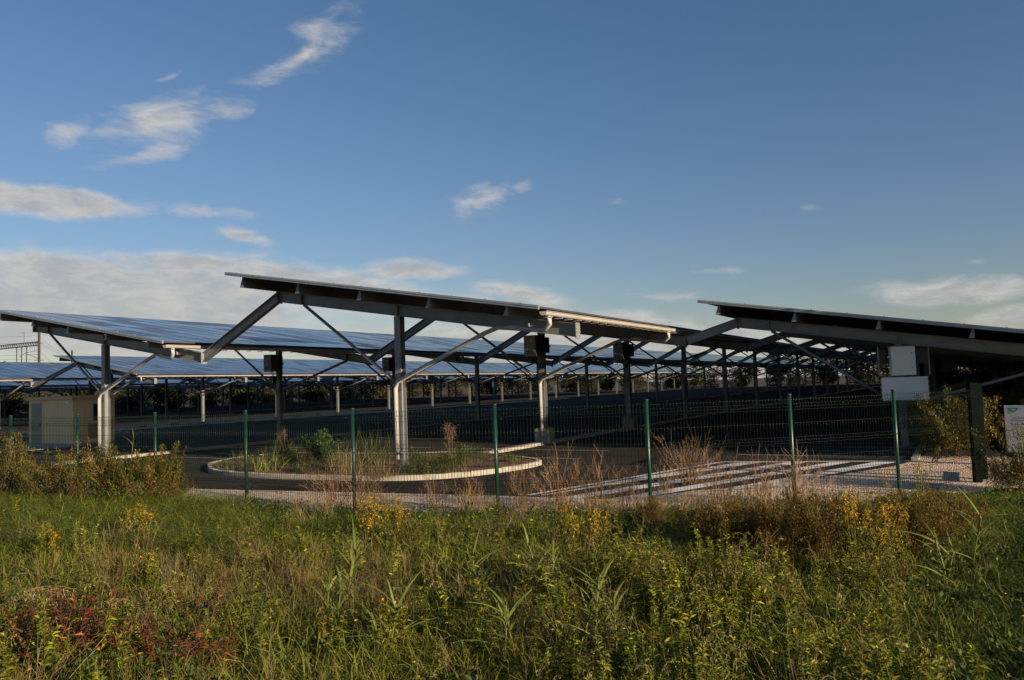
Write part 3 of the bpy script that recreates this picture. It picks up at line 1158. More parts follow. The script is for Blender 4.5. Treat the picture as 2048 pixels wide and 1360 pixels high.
def text(body, x, z, size, parent, y=-.0135, m='ink', name='lettering'):
    cu = bpy.data.curves.new(name, 'FONT')
    cu.body = body
    cu.size = size
    cu.extrude = .0006
    ob = bpy.data.objects.new(name, cu)
    COL.objects.link(ob)
    dg = bpy.context.evaluated_depsgraph_get()
    me = bpy.data.meshes.new_from_object(ob.evaluated_get(dg))
    COL.objects.unlink(ob)
    bpy.data.objects.remove(ob)
    me.transform(Matrix.Rotation(math.pi / 2, 4, 'X'))
    me.materials.clear()
    me.materials.append(M[m])
    return link(name, me, parent, (x, y, z))


text("REALISATION D'UN PARC", -.215, zt - .29, .044, board)
text("STATIONNEMENT DE RELAIS", -.255, zt - .345, .044, board)
for i, (x0, x1, dzz) in enumerate(((-.16, .09, .415), (-.33, -.22, .55), (-.05, .12, .56), (-.14, .5, .63), (-.30, -.15, .69), (0, .5, .73))):
    MB().box(x0, x1, -.0145, -.0125, zt - dzz, zt - dzz + .009).build('print_line', 'ink', board)

# ----------------------------------------------------------------------------- small street furniture
bp = at(22, 862)
bol = empty('bollard', (*bp, 0), label='black bollard with two white bands by the left edge', cat='bollard')
MB().tube([(0, 0, 0), (0, 0, 1.1)], .07, 12).build('body', 'black', bol)
for z in (.72, .95):
    MB().tube([(0, 0, z), (0, 0, z + .13)], .075, 12).build('band', 'white_paint_metal', bol)
sg = empty('round_sign', W(66, 41), ROW_ROT - .7, label='small grey round road sign on a thin pole far under the canopies', cat='road sign')
MB().tube([(0, 0, 0), (0, 0, 2.55)], .035, 8).build('pole', 'steel', sg)
MB().tube([(-.05, 0, 2.35), (-.08, 0, 2.35)], .33, 20).build('disc', 'white_paint_metal', sg)
# concrete wheel stops on the dark verge


def wheel_stop():
    r = empty('wheel_stop', (0, 0, 0), 0, cat='wheel stop', group='concrete wheel stops on the verge')
    m = MB()
    vs = []
    for x in (-.85, .85):
        vs += [(x, -.14, 0), (x, .14, 0), (x * .97, .09, .15), (x * .97, -.09, .15)]
    m.add(vs, [(0, 1, 2, 3), (7, 6, 5, 4), (0, 4, 5, 1), (1, 5, 6, 2), (2, 6, 7, 3), (3, 7, 4, 0)])
    m.build('block', 'concrete', r)
    return r


ws = wheel_stop()
WS_LAB = 'pale concrete wheel stop lying in a row on the dark verge across the lane'
for i in range(12):
    c = ws if i == 0 else copy_tree(ws)
    c.location = W(30.5 + i * 2.45, 50.6, .091)
    c.rotation_euler = (0, 0, ROW_ROT)
    c['label'] = WS_LAB

# ----------------------------------------------------------------------------- railway masts and wires


def mast(loc, h, label, gantry=0., arm=True):
    r = empty('catenary_mast', loc, ROW_ROT, label=label, cat='railway mast', group='railway masts on the bank')
    m = MB()
    m.ibeam((0, 0, 0), (0, 0, h), .34, .34, up=(0, 1, 0), tf=.03, tw=.03)
    m.build('pole', 'rust_pole', r)
    if arm:
        for z in (h - 2.2, h - 5.6):
            MB().box(-.9, .9, -.05, .05, z, z + .1).build('cross_bar', 'rust_pole', r)
        m = MB()
        m.tube([(-.2, 0, h - 5.2), (-2.6, 0, h - 4.2), (-3.6, 0, h - 5.0)], .05, 5)
        m.tube([(-.2, 0, h - 3.6), (-2.6, 0, h - 4.2)], .04, 5)
        m.build('cantilever', 'rust_pole', r)
    if gantry:
        m = MB()
        for z in (h - 2.6, h - 1.9):
            m.beam((0, .1, z), (0, gantry, z), .17, .17)
        n = int(gantry / .8)
        for i in range(n):
            m.beam((0, .1 + i * gantry / n, h - 2.6), (0, .1 + (i + 1) * gantry / n - .1, h - 1.9), .12, .12)
        m.build('lattice_girder', 'rust_pole', r)
        for y in (gantry * .30, gantry * .42, gantry * .54):
            MB().tube([(0, y, h - 2.6), (0, y, h - 6.6)], .09, 5).build('dropper', 'rust_pole', r)
        MB().tube([(0, gantry * .36, h - 1.9), (0, gantry * .36, h + .2), (0, gantry * .36 + .8, h + .2)], .05, 5).build('bracket', 'rust_pole', r)
    return r


def far_pt(px, Y):
    # point on the ground plane direction of a pixel column at depth Y
    return ((px - 1024 + (800 - 680) * .0 + 4) / F_PX * Y, Y, 0)


m0 = mast((far_pt(72, 150)[0], 150, 3.2), 12.6, 'tall brown railway mast with lattice girder at the left edge', 15.)
m1 = mast((far_pt(138, 205)[0], 205, 3.2), 12.4, 'second brown railway mast, shorter, right of the lattice one')
m2 = mast((far_pt(497, 330)[0], 330, 3.2), 13.2, 'far railway mast tip between two posts above the panels', arm=False)
m3 = mast((far_pt(520, 335)[0], 335, 3.2), 12.8, 'far railway mast tip just right of another tip', arm=False)
m4 = mast((far_pt(612, 380)[0], 380, 3.2), 13.5, 'farthest railway mast tip seen under the highest canopy', arm=False)
wire_ends = [(-165, 95), (far_pt(72, 150)[0], 150), (far_pt(138, 205)[0], 205), (far_pt(497, 330)[0], 330)]
for i, z in enumerate((15.0, 13.6, 11.5, 10.6, 9.3)):
    w_ = MB()
    pts = []
    for (xa, ya), (xb, yb) in zip(wire_ends[:-1], wire_ends[1:]):
        for t in np.linspace(0, 1, 9)[:-1]:
            pts.append((xa + (xb - xa) * t, ya + (yb - ya) * t + .6 * i, z - 1.2 * 4 * t * (1 - t) * (.4 if i % 2 else 1)))
    w_.tube(pts, .02, 4)
    tag(w_.build('overhead_wire', 'cable'), 'thin dark railway wire sagging between the masts at left', 'wire', 'railway wires')

# ----------------------------------------------------------------------------- plants: numpy templates


class T:
    """a plant template: vertices, quads, colours"""

    def __init__(s):
        s.V, s.F, s.C, s.n = [], [], [], 0

    def add(s, V, F, C):
        s.V.append(V)
        s.F.append(F + s.n)
        s.C.append(C)
        s.n += len(V)

    def get(s):
        return np.concatenate(s.V), np.concatenate(s.F), np.concatenate(s.C)

    def leaves(s, base, dirs, length, width, col, droop=.25, fold=.15):
        n = len(base)
        if n == 0:
            return s
        dirs = dirs / np.linalg.norm(dirs, axis=1, keepdims=True)
        ref = np.tile(np.array([0, 0, 1.]), (n, 1)) + rng.normal(0, .35, (n, 3))
        side = np.cross(dirs, ref)
        side /= np.linalg.norm(side, axis=1, keepdims=True) + 1e-9
        nrm = np.cross(side, dirs)
        L = np.broadcast_to(np.asarray(length, float), (n,))[:, None]
        Wd = np.broadcast_to(np.asarray(width, float), (n,))[:, None]
        mid = base + dirs * L * .42 + nrm * L * fold * .4
        tip = base + dirs * L - np.array([0, 0, 1]) * L * droop
        V = np.stack([base, mid + side * Wd / 2, tip, mid - side * Wd / 2], 1).reshape(-1, 3)
        Fq = np.arange(4 * n).reshape(n, 4)
        s.add(V, Fq, np.repeat(np.broadcast_to(col, (n, 3)), 4, 0))
        return s

    def blades(s, base, dirs, length, width, col, bend=.5, nseg=4, tipcol=None):
        n = len(base)
        dirs = dirs / np.linalg.norm(dirs, axis=1, keepdims=True)
        L = np.broadcast_to(np.asarray(length, float), (n,))
        Wd = np.broadcast_to(np.asarray(width, float), (n,))
        be = np.broadcast_to(np.asarray(bend, float), (n,))
        hd = dirs.copy()
        hd[:, 2] = 0
        hd /= np.linalg.norm(hd, axis=1, keepdims=True) + 1e-6
        side = np.stack([-hd[:, 1], hd[:, 0], np.zeros(n)], 1)
        tw = rng.normal(0, .5, n)[:, None]
        side = side * np.cos(tw) + np.cross(hd, side) * np.sin(tw) * .6
        rows, cols = [], []
        col = np.broadcast_to(col, (n, 3))
        tc = col if tipcol is None else np.broadcast_to(tipcol, (n, 3))
        for k in range(nseg + 1):
            t = k / nseg
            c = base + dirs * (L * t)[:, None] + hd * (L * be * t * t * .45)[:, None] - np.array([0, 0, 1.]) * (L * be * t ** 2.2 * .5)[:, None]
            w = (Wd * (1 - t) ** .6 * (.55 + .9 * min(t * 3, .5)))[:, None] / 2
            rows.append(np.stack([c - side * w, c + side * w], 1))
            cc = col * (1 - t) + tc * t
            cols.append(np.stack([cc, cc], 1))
        V = np.stack(rows, 1).reshape(n, -1, 3)
        C = np.stack(cols, 1).reshape(n, -1, 3)
        m_ = 2 * (nseg + 1)
        f = np.array([[2 * k, 2 * k + 1, 2 * k + 3, 2 * k + 2] for k in range(nseg)])
        Fq = (np.arange(n)[:, None, None] * m_ + f[None]).reshape(-1, 4)
        s.add(V.reshape(-1, 3), Fq, C.reshape(-1, 3))
        return s

    def rods(s, p0, p1, r0, r1, col):
        n = len(p0)
        if n == 0:
            return s
        d = p1 - p0
        d = d / (np.linalg.norm(d, axis=1, keepdims=True) + 1e-9)
        ref = np.tile(np.array([.31, .95, .05]), (n, 1))
        x = np.cross(d, ref)
        x /= np.linalg.norm(x, axis=1, keepdims=True) + 1e-9
        y = np.cross(d, x)
        r0 = np.broadcast_to(np.asarray(r0, float), (n,))[:, None]
        r1 = np.broadcast_to(np.asarray(r1, float), (n,))[:, None]
        vs = []
        for P, rr in ((p0, r0), (p1, r1)):
            for k in range(3):
                a = 2.0944 * k
                vs.append(P + (x * math.cos(a) + y * math.sin(a)) * rr)
        V = np.stack(vs, 1).reshape(-1, 3)
        f = np.array([[0, 1, 4, 3], [1, 2, 5, 4], [2, 0, 3, 5]])
        Fq = (np.arange(n)[:, None, None] * 6 + f[None]).reshape(-1, 4)
        s.add(V, Fq, np.repeat(np.broadcast_to(col, (n, 3)), 6, 0))
        return s


def jit(c, n, v=.22, h=.12):
    c = np.asarray(c, float)
    k = rng.normal(1, v, (n, 1)).clip(.45, 1.7)
    return (c * k * rng.normal(1, h, (n, 3)).clip(.6, 1.5)).clip(.003, .8)


def pick(cols, n, v=.2):
    cols = np.asarray(cols, float)
    return (cols[rng.integers(0, len(cols), n)] * rng.normal(1, v, (n, 1)).clip(.5, 1.6)).clip(.003, .8)


def to_mesh(name, V, Fq, C, m):
    me = bpy.data.meshes.new(name)
    nv, nf = len(V), len(Fq)
    me.vertices.add(nv)
    me.vertices.foreach_set('co', V.astype(np.float32).ravel())
    me.loops.add(nf * 4)
    me.loops.foreach_set('vertex_index', Fq.astype(np.int32).ravel())
    me.polygons.add(nf)
    me.polygons.foreach_set('loop_start', np.arange(0, nf * 4, 4, dtype=np.int32))
    me.polygons.foreach_set('loop_total', np.full(nf, 4, np.int32))
    ca = me.attributes.new('Col', 'FLOAT_COLOR', 'POINT')
    ca.data.foreach_set('color', np.concatenate([C, np.ones((nv, 1))], 1).astype(np.float32).ravel())
    me.materials.append(M[m])
    me.update(calc_edges=True)
    me.validate()
    return me


def unit(n, zmin=-1, zmax=1):
    z = rng.uniform(zmin, zmax, n)
    a = rng.uniform(0, 2 * math.pi, n)
    r = np.sqrt(1 - z * z)
    return np.stack([r * np.cos(a), r * np.sin(a), z], 1)


def az_dirs(n, lo, hi):
    """directions with elevation between lo and hi (radians)"""
    a = rng.uniform(0, 2 * math.pi, n)
    e = rng.uniform(lo, hi, n)
    return np.stack([np.cos(a) * np.cos(e), np.sin(a) * np.cos(e), np.sin(e)], 1)


G_GRASS = [(.115, .135, .012), (.085, .108, .010), (.155, .155, .018), (.20, .165, .04)]
G_LUSH = [(.070, .098, .010), (.054, .080, .009), (.10, .122, .014), (.145, .145, .024)]
G_WEED = [(.155, .175, .010), (.115, .14, .009), (.195, .195, .014), (.07, .095, .008), (.25, .22, .03)]
G_DARK = [(.038, .070, .014), (.03, .055, .012), (.05, .085, .018), (.07, .095, .02)]
TAN = [(.24, .19, .085), (.30, .23, .12), (.19, .14, .06)]
BROWN = [(.15, .09, .045), (.20, .125, .065), (.11, .065, .035)]
RUST = [(.105, .092, .016), (.08, .084, .016), (.14, .10, .018), (.055, .07, .013), (.17, .11, .02)]
OLIVE = [(.105, .078, .014), (.13, .092, .017), (.085, .070, .012), (.15, .082, .018)]
YEL = [(.58, .30, .012), (.52, .25, .01), (.62, .36, .025), (.36, .17, .01)]
RED = [(.15, .03, .015), (.20, .045, .018), (.11, .025, .015), (.22, .08, .02), (.09, .045, .02), (.09, .09, .015)]


def grass_tuft(n=24, L=(.22, .5), w=.009, cols=G_GRASS, bend=(.2, .9), spread=.09, tip=None):
    t = T()
    b = np.concatenate([rng.normal(0, spread, (n, 2)), np.zeros((n, 1))], 1)
    d = az_dirs(n, .75, 1.5)
    c = pick(cols, n)
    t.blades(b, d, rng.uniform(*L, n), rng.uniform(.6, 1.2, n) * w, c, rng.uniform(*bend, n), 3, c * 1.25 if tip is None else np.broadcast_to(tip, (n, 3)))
    return t.get()


def weed(h=.7, n=70, cols=G_WEED, seed_head=True, lw=.011, ll=.055):
    """upright leafy weed with a nodding buff head"""
    t = T()
    ns = rng.integers(2, 5)
    for _ in range(ns):
        lean = rng.normal(0, .16, 2)
        hh = h * rng.uniform(.7, 1.1)
        b0 = np.array([*rng.normal(0, .04, 2), 0])
        k = 6
        zz = np.linspace(0, 1, k)
        pts = np.stack([b0[0] + lean[0] * zz ** 1.5 * hh, b0[1] + lean[1] * zz ** 1.5 * hh, zz * hh], 1)
        t.rods(pts[:-1], pts[1:], .004 * (1 - zz[:-1] * .6), .004 * (1 - zz[1:] * .6), (.10, .10, .03))
        m = n // ns
        u = rng.uniform(.12, 1, m) ** .8
        base = np.stack([np.interp(u, zz, pts[:, i]) for i in range(3)], 1)
        d = az_dirs(m, -.1, .95)
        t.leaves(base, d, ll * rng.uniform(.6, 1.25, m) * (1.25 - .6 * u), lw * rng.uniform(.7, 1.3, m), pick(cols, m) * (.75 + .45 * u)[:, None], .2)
        if seed_head:
            q = rng.integers(14, 30)
            v = np.linspace(0, 1, q)
            aa = rng.uniform(0, 2 * math.pi)
            R_ = rng.uniform(.05, .10)
            top = pts[-1]
            arc = np.stack([top[0] + np.cos(aa) * R_ * (1 - np.cos(v * 2.6)), top[1] + np.sin(aa) * R_ * (1 - np.cos(v * 2.6)), top[2] + R_ * 1.1 * np.sin(v * 2.6)], 1)
            t.rods(arc[:-1], arc[1:], .0022, .002, (.2, .15, .06))
            t.leaves(arc + rng.normal(0, .006, (q, 3)), unit(q), .022, .008, pick([(.20, .18, .055), (.15, .15, .04), (.25, .20, .075)], q))
    return t.get()


def low_herb(n=50, r=.17, h=.22, cols=G_DARK, ll=.055, lw=.03):
    t = T()
    p = unit(n, 0, 1) * rng.uniform(.4, 1, (n, 1)) * np.array([r, r, h])
    d = p / (np.linalg.norm(p, axis=1, keepdims=True) + 1e-6) + rng.normal(0, .45, (n, 3))
    t.leaves(p, d, ll * rng.uniform(.6, 1.3, n), lw * rng.uniform(.6, 1.2, n), pick(cols, n), .15)
    k = n // 6
    t.rods(np.zeros((k, 3)), p[:k], .003, .002, (.06, .05, .02))
    return t.get()


def dry_tuft(n=22, h=.6, cols=BROWN, spread=.06, branches=3, th=1.):
    t = T()
    b = np.concatenate([rng.normal(0, spread, (n, 2)), np.zeros((n, 1))], 1)
    d = az_dirs(n, .85, 1.5)
    L = h * rng.uniform(.45, 1.1, n)
    mid = b + d * (L * .55)[:, None]
    tip = mid + (d + rng.normal(0, .22, (n, 3))) * (L * .45)[:, None]
    c = pick(cols, n)
    t.rods(b, mid, .0028 * th, .0022 * th, c)
    t.rods(mid, tip, .0022 * th, .001 * th, c)
    for _ in range(branches):
        f = rng.uniform(.1, .9, n)[:, None]
        p = mid * (1 - f) + tip * f
        q = p + (d + rng.normal(0, .6, (n, 3))) * (L * .22)[:, None]
        t.rods(p, q, .0016 * th, .0008 * th, c)
    return t.get()


def reed(h=1.0, n=11, ll=.34, lw=.022, cols=((.14, .19, .035), (.11, .16, .03), (.18, .20, .05))):
    t = T()
    lean = rng.normal(0, .12, 2)
    pts = np.array([[0, 0, 0], [lean[0] * .4 * h, lean[1] * .4 * h, h * .5], [lean[0] * h, lean[1] * h, h]])
    t.rods(pts[:-1], pts[1:], .008, .005, (.16, .16, .05))
    u = np.linspace(.25, 1, n)
    base = np.stack([np.interp(u, [0, .5, 1], pts[:, i]) for i in range(3)], 1)
    a = np.arange(n) * 2.6 + rng.uniform(0, 6)
    e = rng.uniform(.35, .9, n) + u * .3
    d = np.stack([np.cos(a) * np.cos(e), np.sin(a) * np.cos(e), np.sin(e)], 1)
    c = pick(cols, n, .12)
    t.blades(base, d, ll * rng.uniform(.7, 1.2, n), lw * rng.uniform(.8, 1.2, n), c, rng.uniform(.25, .7, n), 5)
    return t.get()


def feathery(h=1., r=.45, n=2200, cols=RUST, ns=26, ll=.035, lw=.008, droop=.05):
    """bush of fine-leaved upright shoots: (stems, leaves)"""
    ts, tl = T(), T()
    tips = az_dirs(ns, .75, 1.5)
    ln = h * rng.uniform(.65, 1.05, ns)
    b = np.concatenate([rng.normal(0, r * .22, (ns, 2)), np.zeros((ns, 1))], 1)
    dirs = tips.copy()
    dirs[:, :2] *= r / h * 1.9
    end = b + dirs * ln[:, None]
    mid = (b + end) / 2 + rng.normal(0, .03, (ns, 3)) * h
    ts.rods(b, mid, .006, .004, (.10, .065, .03))
    ts.rods(mid, end, .004, .0015, (.12, .08, .03))
    k = rng.integers(0, ns, n)
    u = rng.uniform(.1, 1.03, n) ** .6
    m1 = u < .5
    p = np.where(m1[:, None], b[k] + (mid[k] - b[k]) * (u * 2)[:, None], mid[k] + (end[k] - mid[k]) * ((u - .5) * 2)[:, None])
    p = p + rng.normal(0, 1, (n, 3)) * (.075 * h * (1.25 - u))[:, None]
    p[:, 2] = np.abs(p[:, 2])
    d = dirs[k] * .8 + rng.normal(0, .7, (n, 3))
    shoot_c = pick(cols, ns, .22)
    c = shoot_c[k] * rng.normal(1, .25, (n, 1)).clip(.45, 1.7)
    tl.leaves(p, d, ll * rng.uniform(.6, 1.4, n), lw * rng.uniform(.7, 1.3, n), c, droop)
    return ts.get(), tl.get()


def flower_plant(h=.6, r=.22, ns=16, nfl=110, flower_r=.017):
    (ts, tl) = feathery(h, r, 700, G_WEED, ns, .05, .011, .15)
    V = ts[0]
    ends = V.reshape(-1, 6, 3)[ns:, 3:, :].mean(1)
    tf = T()
    k = rng.integers(0, ns, nfl)
    p = ends[k] + rng.normal(0, 1, (nfl, 3)) * np.array([.022, .022, .055]) - np.array([0, 0, .05])
    up_ = np.array([.3, -.55, .75]) + rng.normal(0, .35, (nfl, 3))
    up_ /= np.linalg.norm(up_, axis=1, keepdims=True)
    x = np.cross(up_, np.array([0, 1, .1]))
    x /= np.linalg.norm(x, axis=1, keepdims=True)
    y = np.cross(up_, x)
    # six petals as narrow diamonds
    for j in range(5):
        a = j * 2 * math.pi / 5
        d = x * math.cos(a) + y * math.sin(a) + up_ * .25
        tf.leaves(p, d, flower_r * rng.uniform(.8, 1.3, nfl), flower_r * .75, pick(YEL, nfl, .15), .0, 0)
    return ts, tl, tf.get()


def inst(tpls, pos, rot=None, scl=None, tilt=.0, ccol=None):
    """copies of numpy templates, merged for uncountable ground cover"""
    n = len(pos)
    rot = rng.uniform(0, 2 * math.pi, n) if rot is None else rot
    scl = np.ones(n) if scl is None else scl
    which = rng.integers(0, len(tpls), n)
    Vs, Fs, Cs, off = [], [], [], 0
    for w, (V, Fq, C) in enumerate(tpls):
        ix = np.where(which == w)[0]
        if len(ix) == 0:
            continue
        c, s = np.cos(rot[ix])[:, None], np.sin(rot[ix])[:, None]
        X = (V[:, 0] * c - V[:, 1] * s) * scl[ix][:, None]
        Y = (V[:, 0] * s + V[:, 1] * c) * scl[ix][:, None]
        Z = V[:, 2] * scl[ix][:, None]
        if tilt:
            tx, ty = rng.normal(0, tilt, len(ix))[:, None], rng.normal(0, tilt, len(ix))[:, None]
            X = X + Z * tx
            Y = Y + Z * ty
        VV = np.stack([X + pos[ix, 0:1], Y + pos[ix, 1:2], Z + pos[ix, 2:3]], 2).reshape(-1, 3)
        FF = (np.arange(len(ix))[:, None, None] * len(V) + Fq[None]).reshape(-1, 4) + off
        k = rng.normal(1, .13, (len(ix), 1, 1)).clip(.65, 1.4) * rng.normal(1, .05, (len(ix), 1, 3))
        if ccol is not None:
            k = k * ccol[ix][:, None, :]
        CC = (C[None] * k).clip(.002, .8).reshape(-1, 3)
        Vs.append(VV)
        Fs.append(FF)
        Cs.append(CC)
        off += len(VV)
    return np.concatenate(Vs), np.concatenate(Fs), np.concatenate(Cs)


def vnoise(x, y, s, seed):
    r = np.random.default_rng(seed)
    out = np.zeros_like(x)
    for k in range(5):
        a, f, p = r.uniform(0, 6.28), s * r.uniform(.6, 1.8), r.uniform(0, 6.28)
        out += np.sin((x * math.cos(a) + y * math.sin(a)) * f + p)
    return out / 2.6


FXs = np.array([p[0] for p in FP])
FYs = np.array([p[1] for p in FP])


def fence_y(x):
    yy = np.interp(x, FXs, FYs)
    return np.where(x > 8.6, 12.9 - (x - 8.6) * .05, np.where(x > 7.2, np.minimum(yy, 13.1), yy))


def scatter(n, y0=4.4, ymax=20.):
    """points of the meadow, thicker towards the camera only as perspective asks"""
    P = []
    while sum(len(p) for p in P) < n:
        y = rng.uniform(y0, ymax, n)
        x = rng.uniform(-1, 1, n) * (.74 * y + 1.2)
        ok = y < fence_y(x) - .12
        P.append(np.stack([x[ok], y[ok]], 1))
    p = np.concatenate(P)[:n]
    return p


def ground_cover():
    # --- grasses
    p = scatter(9000)
    px, py = proj_np(p[:, 0], p[:, 1], 0.)
    z = hz(p[:, 0], p[:, 1])
    pos = np.concatenate([p, z[:, None]], 1)
    patch = vnoise(p[:, 0], p[:, 1], 1.5, 3)
    lush = ((px < 480) & (py > 985) & (py < 1110)) | ((px > 380) & (px < 1320) & (py < 1085)) | (px > 1930)
    dryz = ((px < 900) & (py > 1110) & (py < 1260) & (patch > .05)) | ((px > 1000) & (px < 1180) & (py > 1200) & (py < 1330))
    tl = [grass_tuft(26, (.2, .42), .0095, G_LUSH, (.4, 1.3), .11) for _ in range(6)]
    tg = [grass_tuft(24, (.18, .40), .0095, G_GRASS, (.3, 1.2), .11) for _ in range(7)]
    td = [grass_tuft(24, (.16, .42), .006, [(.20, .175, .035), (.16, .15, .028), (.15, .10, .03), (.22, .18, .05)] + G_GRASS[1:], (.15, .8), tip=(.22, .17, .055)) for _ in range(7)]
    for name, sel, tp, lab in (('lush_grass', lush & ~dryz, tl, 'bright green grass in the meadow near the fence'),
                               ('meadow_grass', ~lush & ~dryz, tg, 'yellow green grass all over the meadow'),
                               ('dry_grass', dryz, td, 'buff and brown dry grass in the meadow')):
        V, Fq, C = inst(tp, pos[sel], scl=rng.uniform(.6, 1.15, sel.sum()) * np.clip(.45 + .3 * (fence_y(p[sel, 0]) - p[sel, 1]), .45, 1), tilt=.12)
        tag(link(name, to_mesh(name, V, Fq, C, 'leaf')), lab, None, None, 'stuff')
    # long swept grass on the left
    q = scatter(9000)
    qx, qy = proj_np(q[:, 0], q[:, 1], 0.)
    s_ = (qx > -40) & (qx < 470) & (qy > 1000) & (qy < 1125)
    q = q[s_][:420]
    tp = [grass_tuft(30, (.5, .85), .009, G_LUSH, (.8, 1.5), .1) for _ in range(5)]
    V, Fq, C = inst(tp, np.concatenate([q, hz(q[:, 0], q[:, 1])[:, None]], 1), scl=rng.uniform(.7, 1.1, len(q)), tilt=.25)
    tag(link('long_grass', to_mesh('long_grass', V, Fq, C, 'leaf')), 'long lying green grass below the rusty bushes', None, None, 'stuff')
    # --- upright weeds
    q = scatter(3300)
    qx, qy = proj_np(q[:, 0], q[:, 1], 0.)
    pa = vnoise(q[:, 0], q[:, 1], 1.2, 8)
    wgt = np.where((qx > 1050) & (qy > 1190), .95, np.where((qx > 420) & (qx < 1050) & (qy > 1150), .40, np.where((qx < 420) & (qy > 1230), .22, .10)))
    wgt = np.where((qy < 1100), .06, wgt) * np.clip(.75 + 1.1 * pa, .08, 1.3)
    wgt = np.where(qx > 1880, wgt * .35, wgt)
    s_ = rng.uniform(0, 1, len(q)) < wgt
    q = q[s_]
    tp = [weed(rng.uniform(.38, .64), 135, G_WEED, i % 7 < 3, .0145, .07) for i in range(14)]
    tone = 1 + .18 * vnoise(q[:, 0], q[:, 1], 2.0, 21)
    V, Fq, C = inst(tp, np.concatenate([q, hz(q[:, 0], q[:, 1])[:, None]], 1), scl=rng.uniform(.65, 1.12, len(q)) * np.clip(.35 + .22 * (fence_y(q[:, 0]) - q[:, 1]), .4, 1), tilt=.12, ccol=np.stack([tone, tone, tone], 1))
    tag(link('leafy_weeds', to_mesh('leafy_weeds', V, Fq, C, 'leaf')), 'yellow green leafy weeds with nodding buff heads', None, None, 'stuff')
    # --- low broad herbs
    q = scatter(4200)
    qx, qy = proj_np(q[:, 0], q[:, 1], 0.)
    edge = fence_y(q[:, 0]) - q[:, 1]
    wgt = np.where((edge < 1.5) & (qx > 380) & (qx < 1420), 1.0, .22)
    wgt = np.where((qx > 1850) & (qy > 1080), .8, wgt)
    wgt = np.where((qx < 560) & (qy > 1240), .6, wgt)
    q = q[rng.uniform(0, 1, len(q)) < wgt]
    tp = [low_herb(54, .19, rng.uniform(.16, .36), G_DARK + G_LUSH[:1]) for _ in range(8)]
    V, Fq, C = inst(tp, np.concatenate([q, hz(q[:, 0], q[:, 1])[:, None]], 1), scl=rng.uniform(.6, 1.2, len(q)), tilt=.1)
    tag(link('low_herbs', to_mesh('low_herbs', V, Fq, C, 'leaf')), 'dark green broad leaved herbs hugging the ground', None, None, 'stuff')
    # --- dry stalks mixed in
    q = scatter(2600)
    qx, qy = proj_np(q[:, 0], q[:, 1], 0.)
    edge = fence_y(q[:, 0]) - q[:, 1]
    wgt = np.where((edge < .9) & (qx > 600) & (qx < 1420), 1.0, np.where((qy > 1100) & (qx < 1000), .09, .04))
    q = q[rng.uniform(0, 1, len(q)) < wgt]
    tp = [dry_tuft(16, .5, BROWN + TAN, .06, 3) for _ in range(6)]
    V, Fq, C = inst(tp, np.concatenate([q, hz(q[:, 0], q[:, 1])[:, None]], 1), scl=rng.uniform(.45, 1.0, len(q)), tilt=.2)
    tag(link('dry_stalks', to_mesh('dry_stalks', V, Fq, C, 'dry')), 'thin brown dry stalks scattered in the meadow', None, None, 'stuff')
    # scattered small yellow heads
    q = scatter(260)
    n = len(q)
    hgt = rng.uniform(.15, .5, n)
    b = np.concatenate([q, hz(q[:, 0], q[:, 1])[:, None]], 1)
    e = b + np.stack([rng.normal(0, .06, n), rng.normal(0, .06, n), hgt], 1)
    t = T()
    t.rods(b, e, .002, .0015, (.09, .11, .03))
    for j in range(6):
        a = j * math.pi / 3
        d = np.tile([math.cos(a), math.sin(a) - .25, .35], (n, 1))
        t.leaves(e, d, .016, .011, pick(YEL[:3], n, .1), 0, 0)
    tag(link('yellow_flowers', to_mesh('yellow_flowers', *t.get(), 'leaf')), 'tiny yellow flower heads dotted over the meadow', None, None, 'stuff')


ground_cover()


def plant(name, px, py, label, cat, group, parts, rz=None, s=1., z=None, xy=None):
    x, y = at(px, py) if xy is None else xy
    zz = float(hz(x, y)) if z is None else z
    r = empty(name, (x, y, zz), rng.uniform(0, 6.28) if rz is None else rz, label=label, cat=cat, group=group)
    r.scale = (s, s, s)
    for nm, me in parts:
        link(nm, me, r)
    return r


def feath_mesh(h, r, n, cols, ns=26, ll=.035, lw=.008):
    a, b = feathery(h, r, n, cols, ns, ll, lw)
    return [('stem', to_mesh('stem', *a, 'dry')), ('foliage', to_mesh('foliage', *b, 'leaf'))]


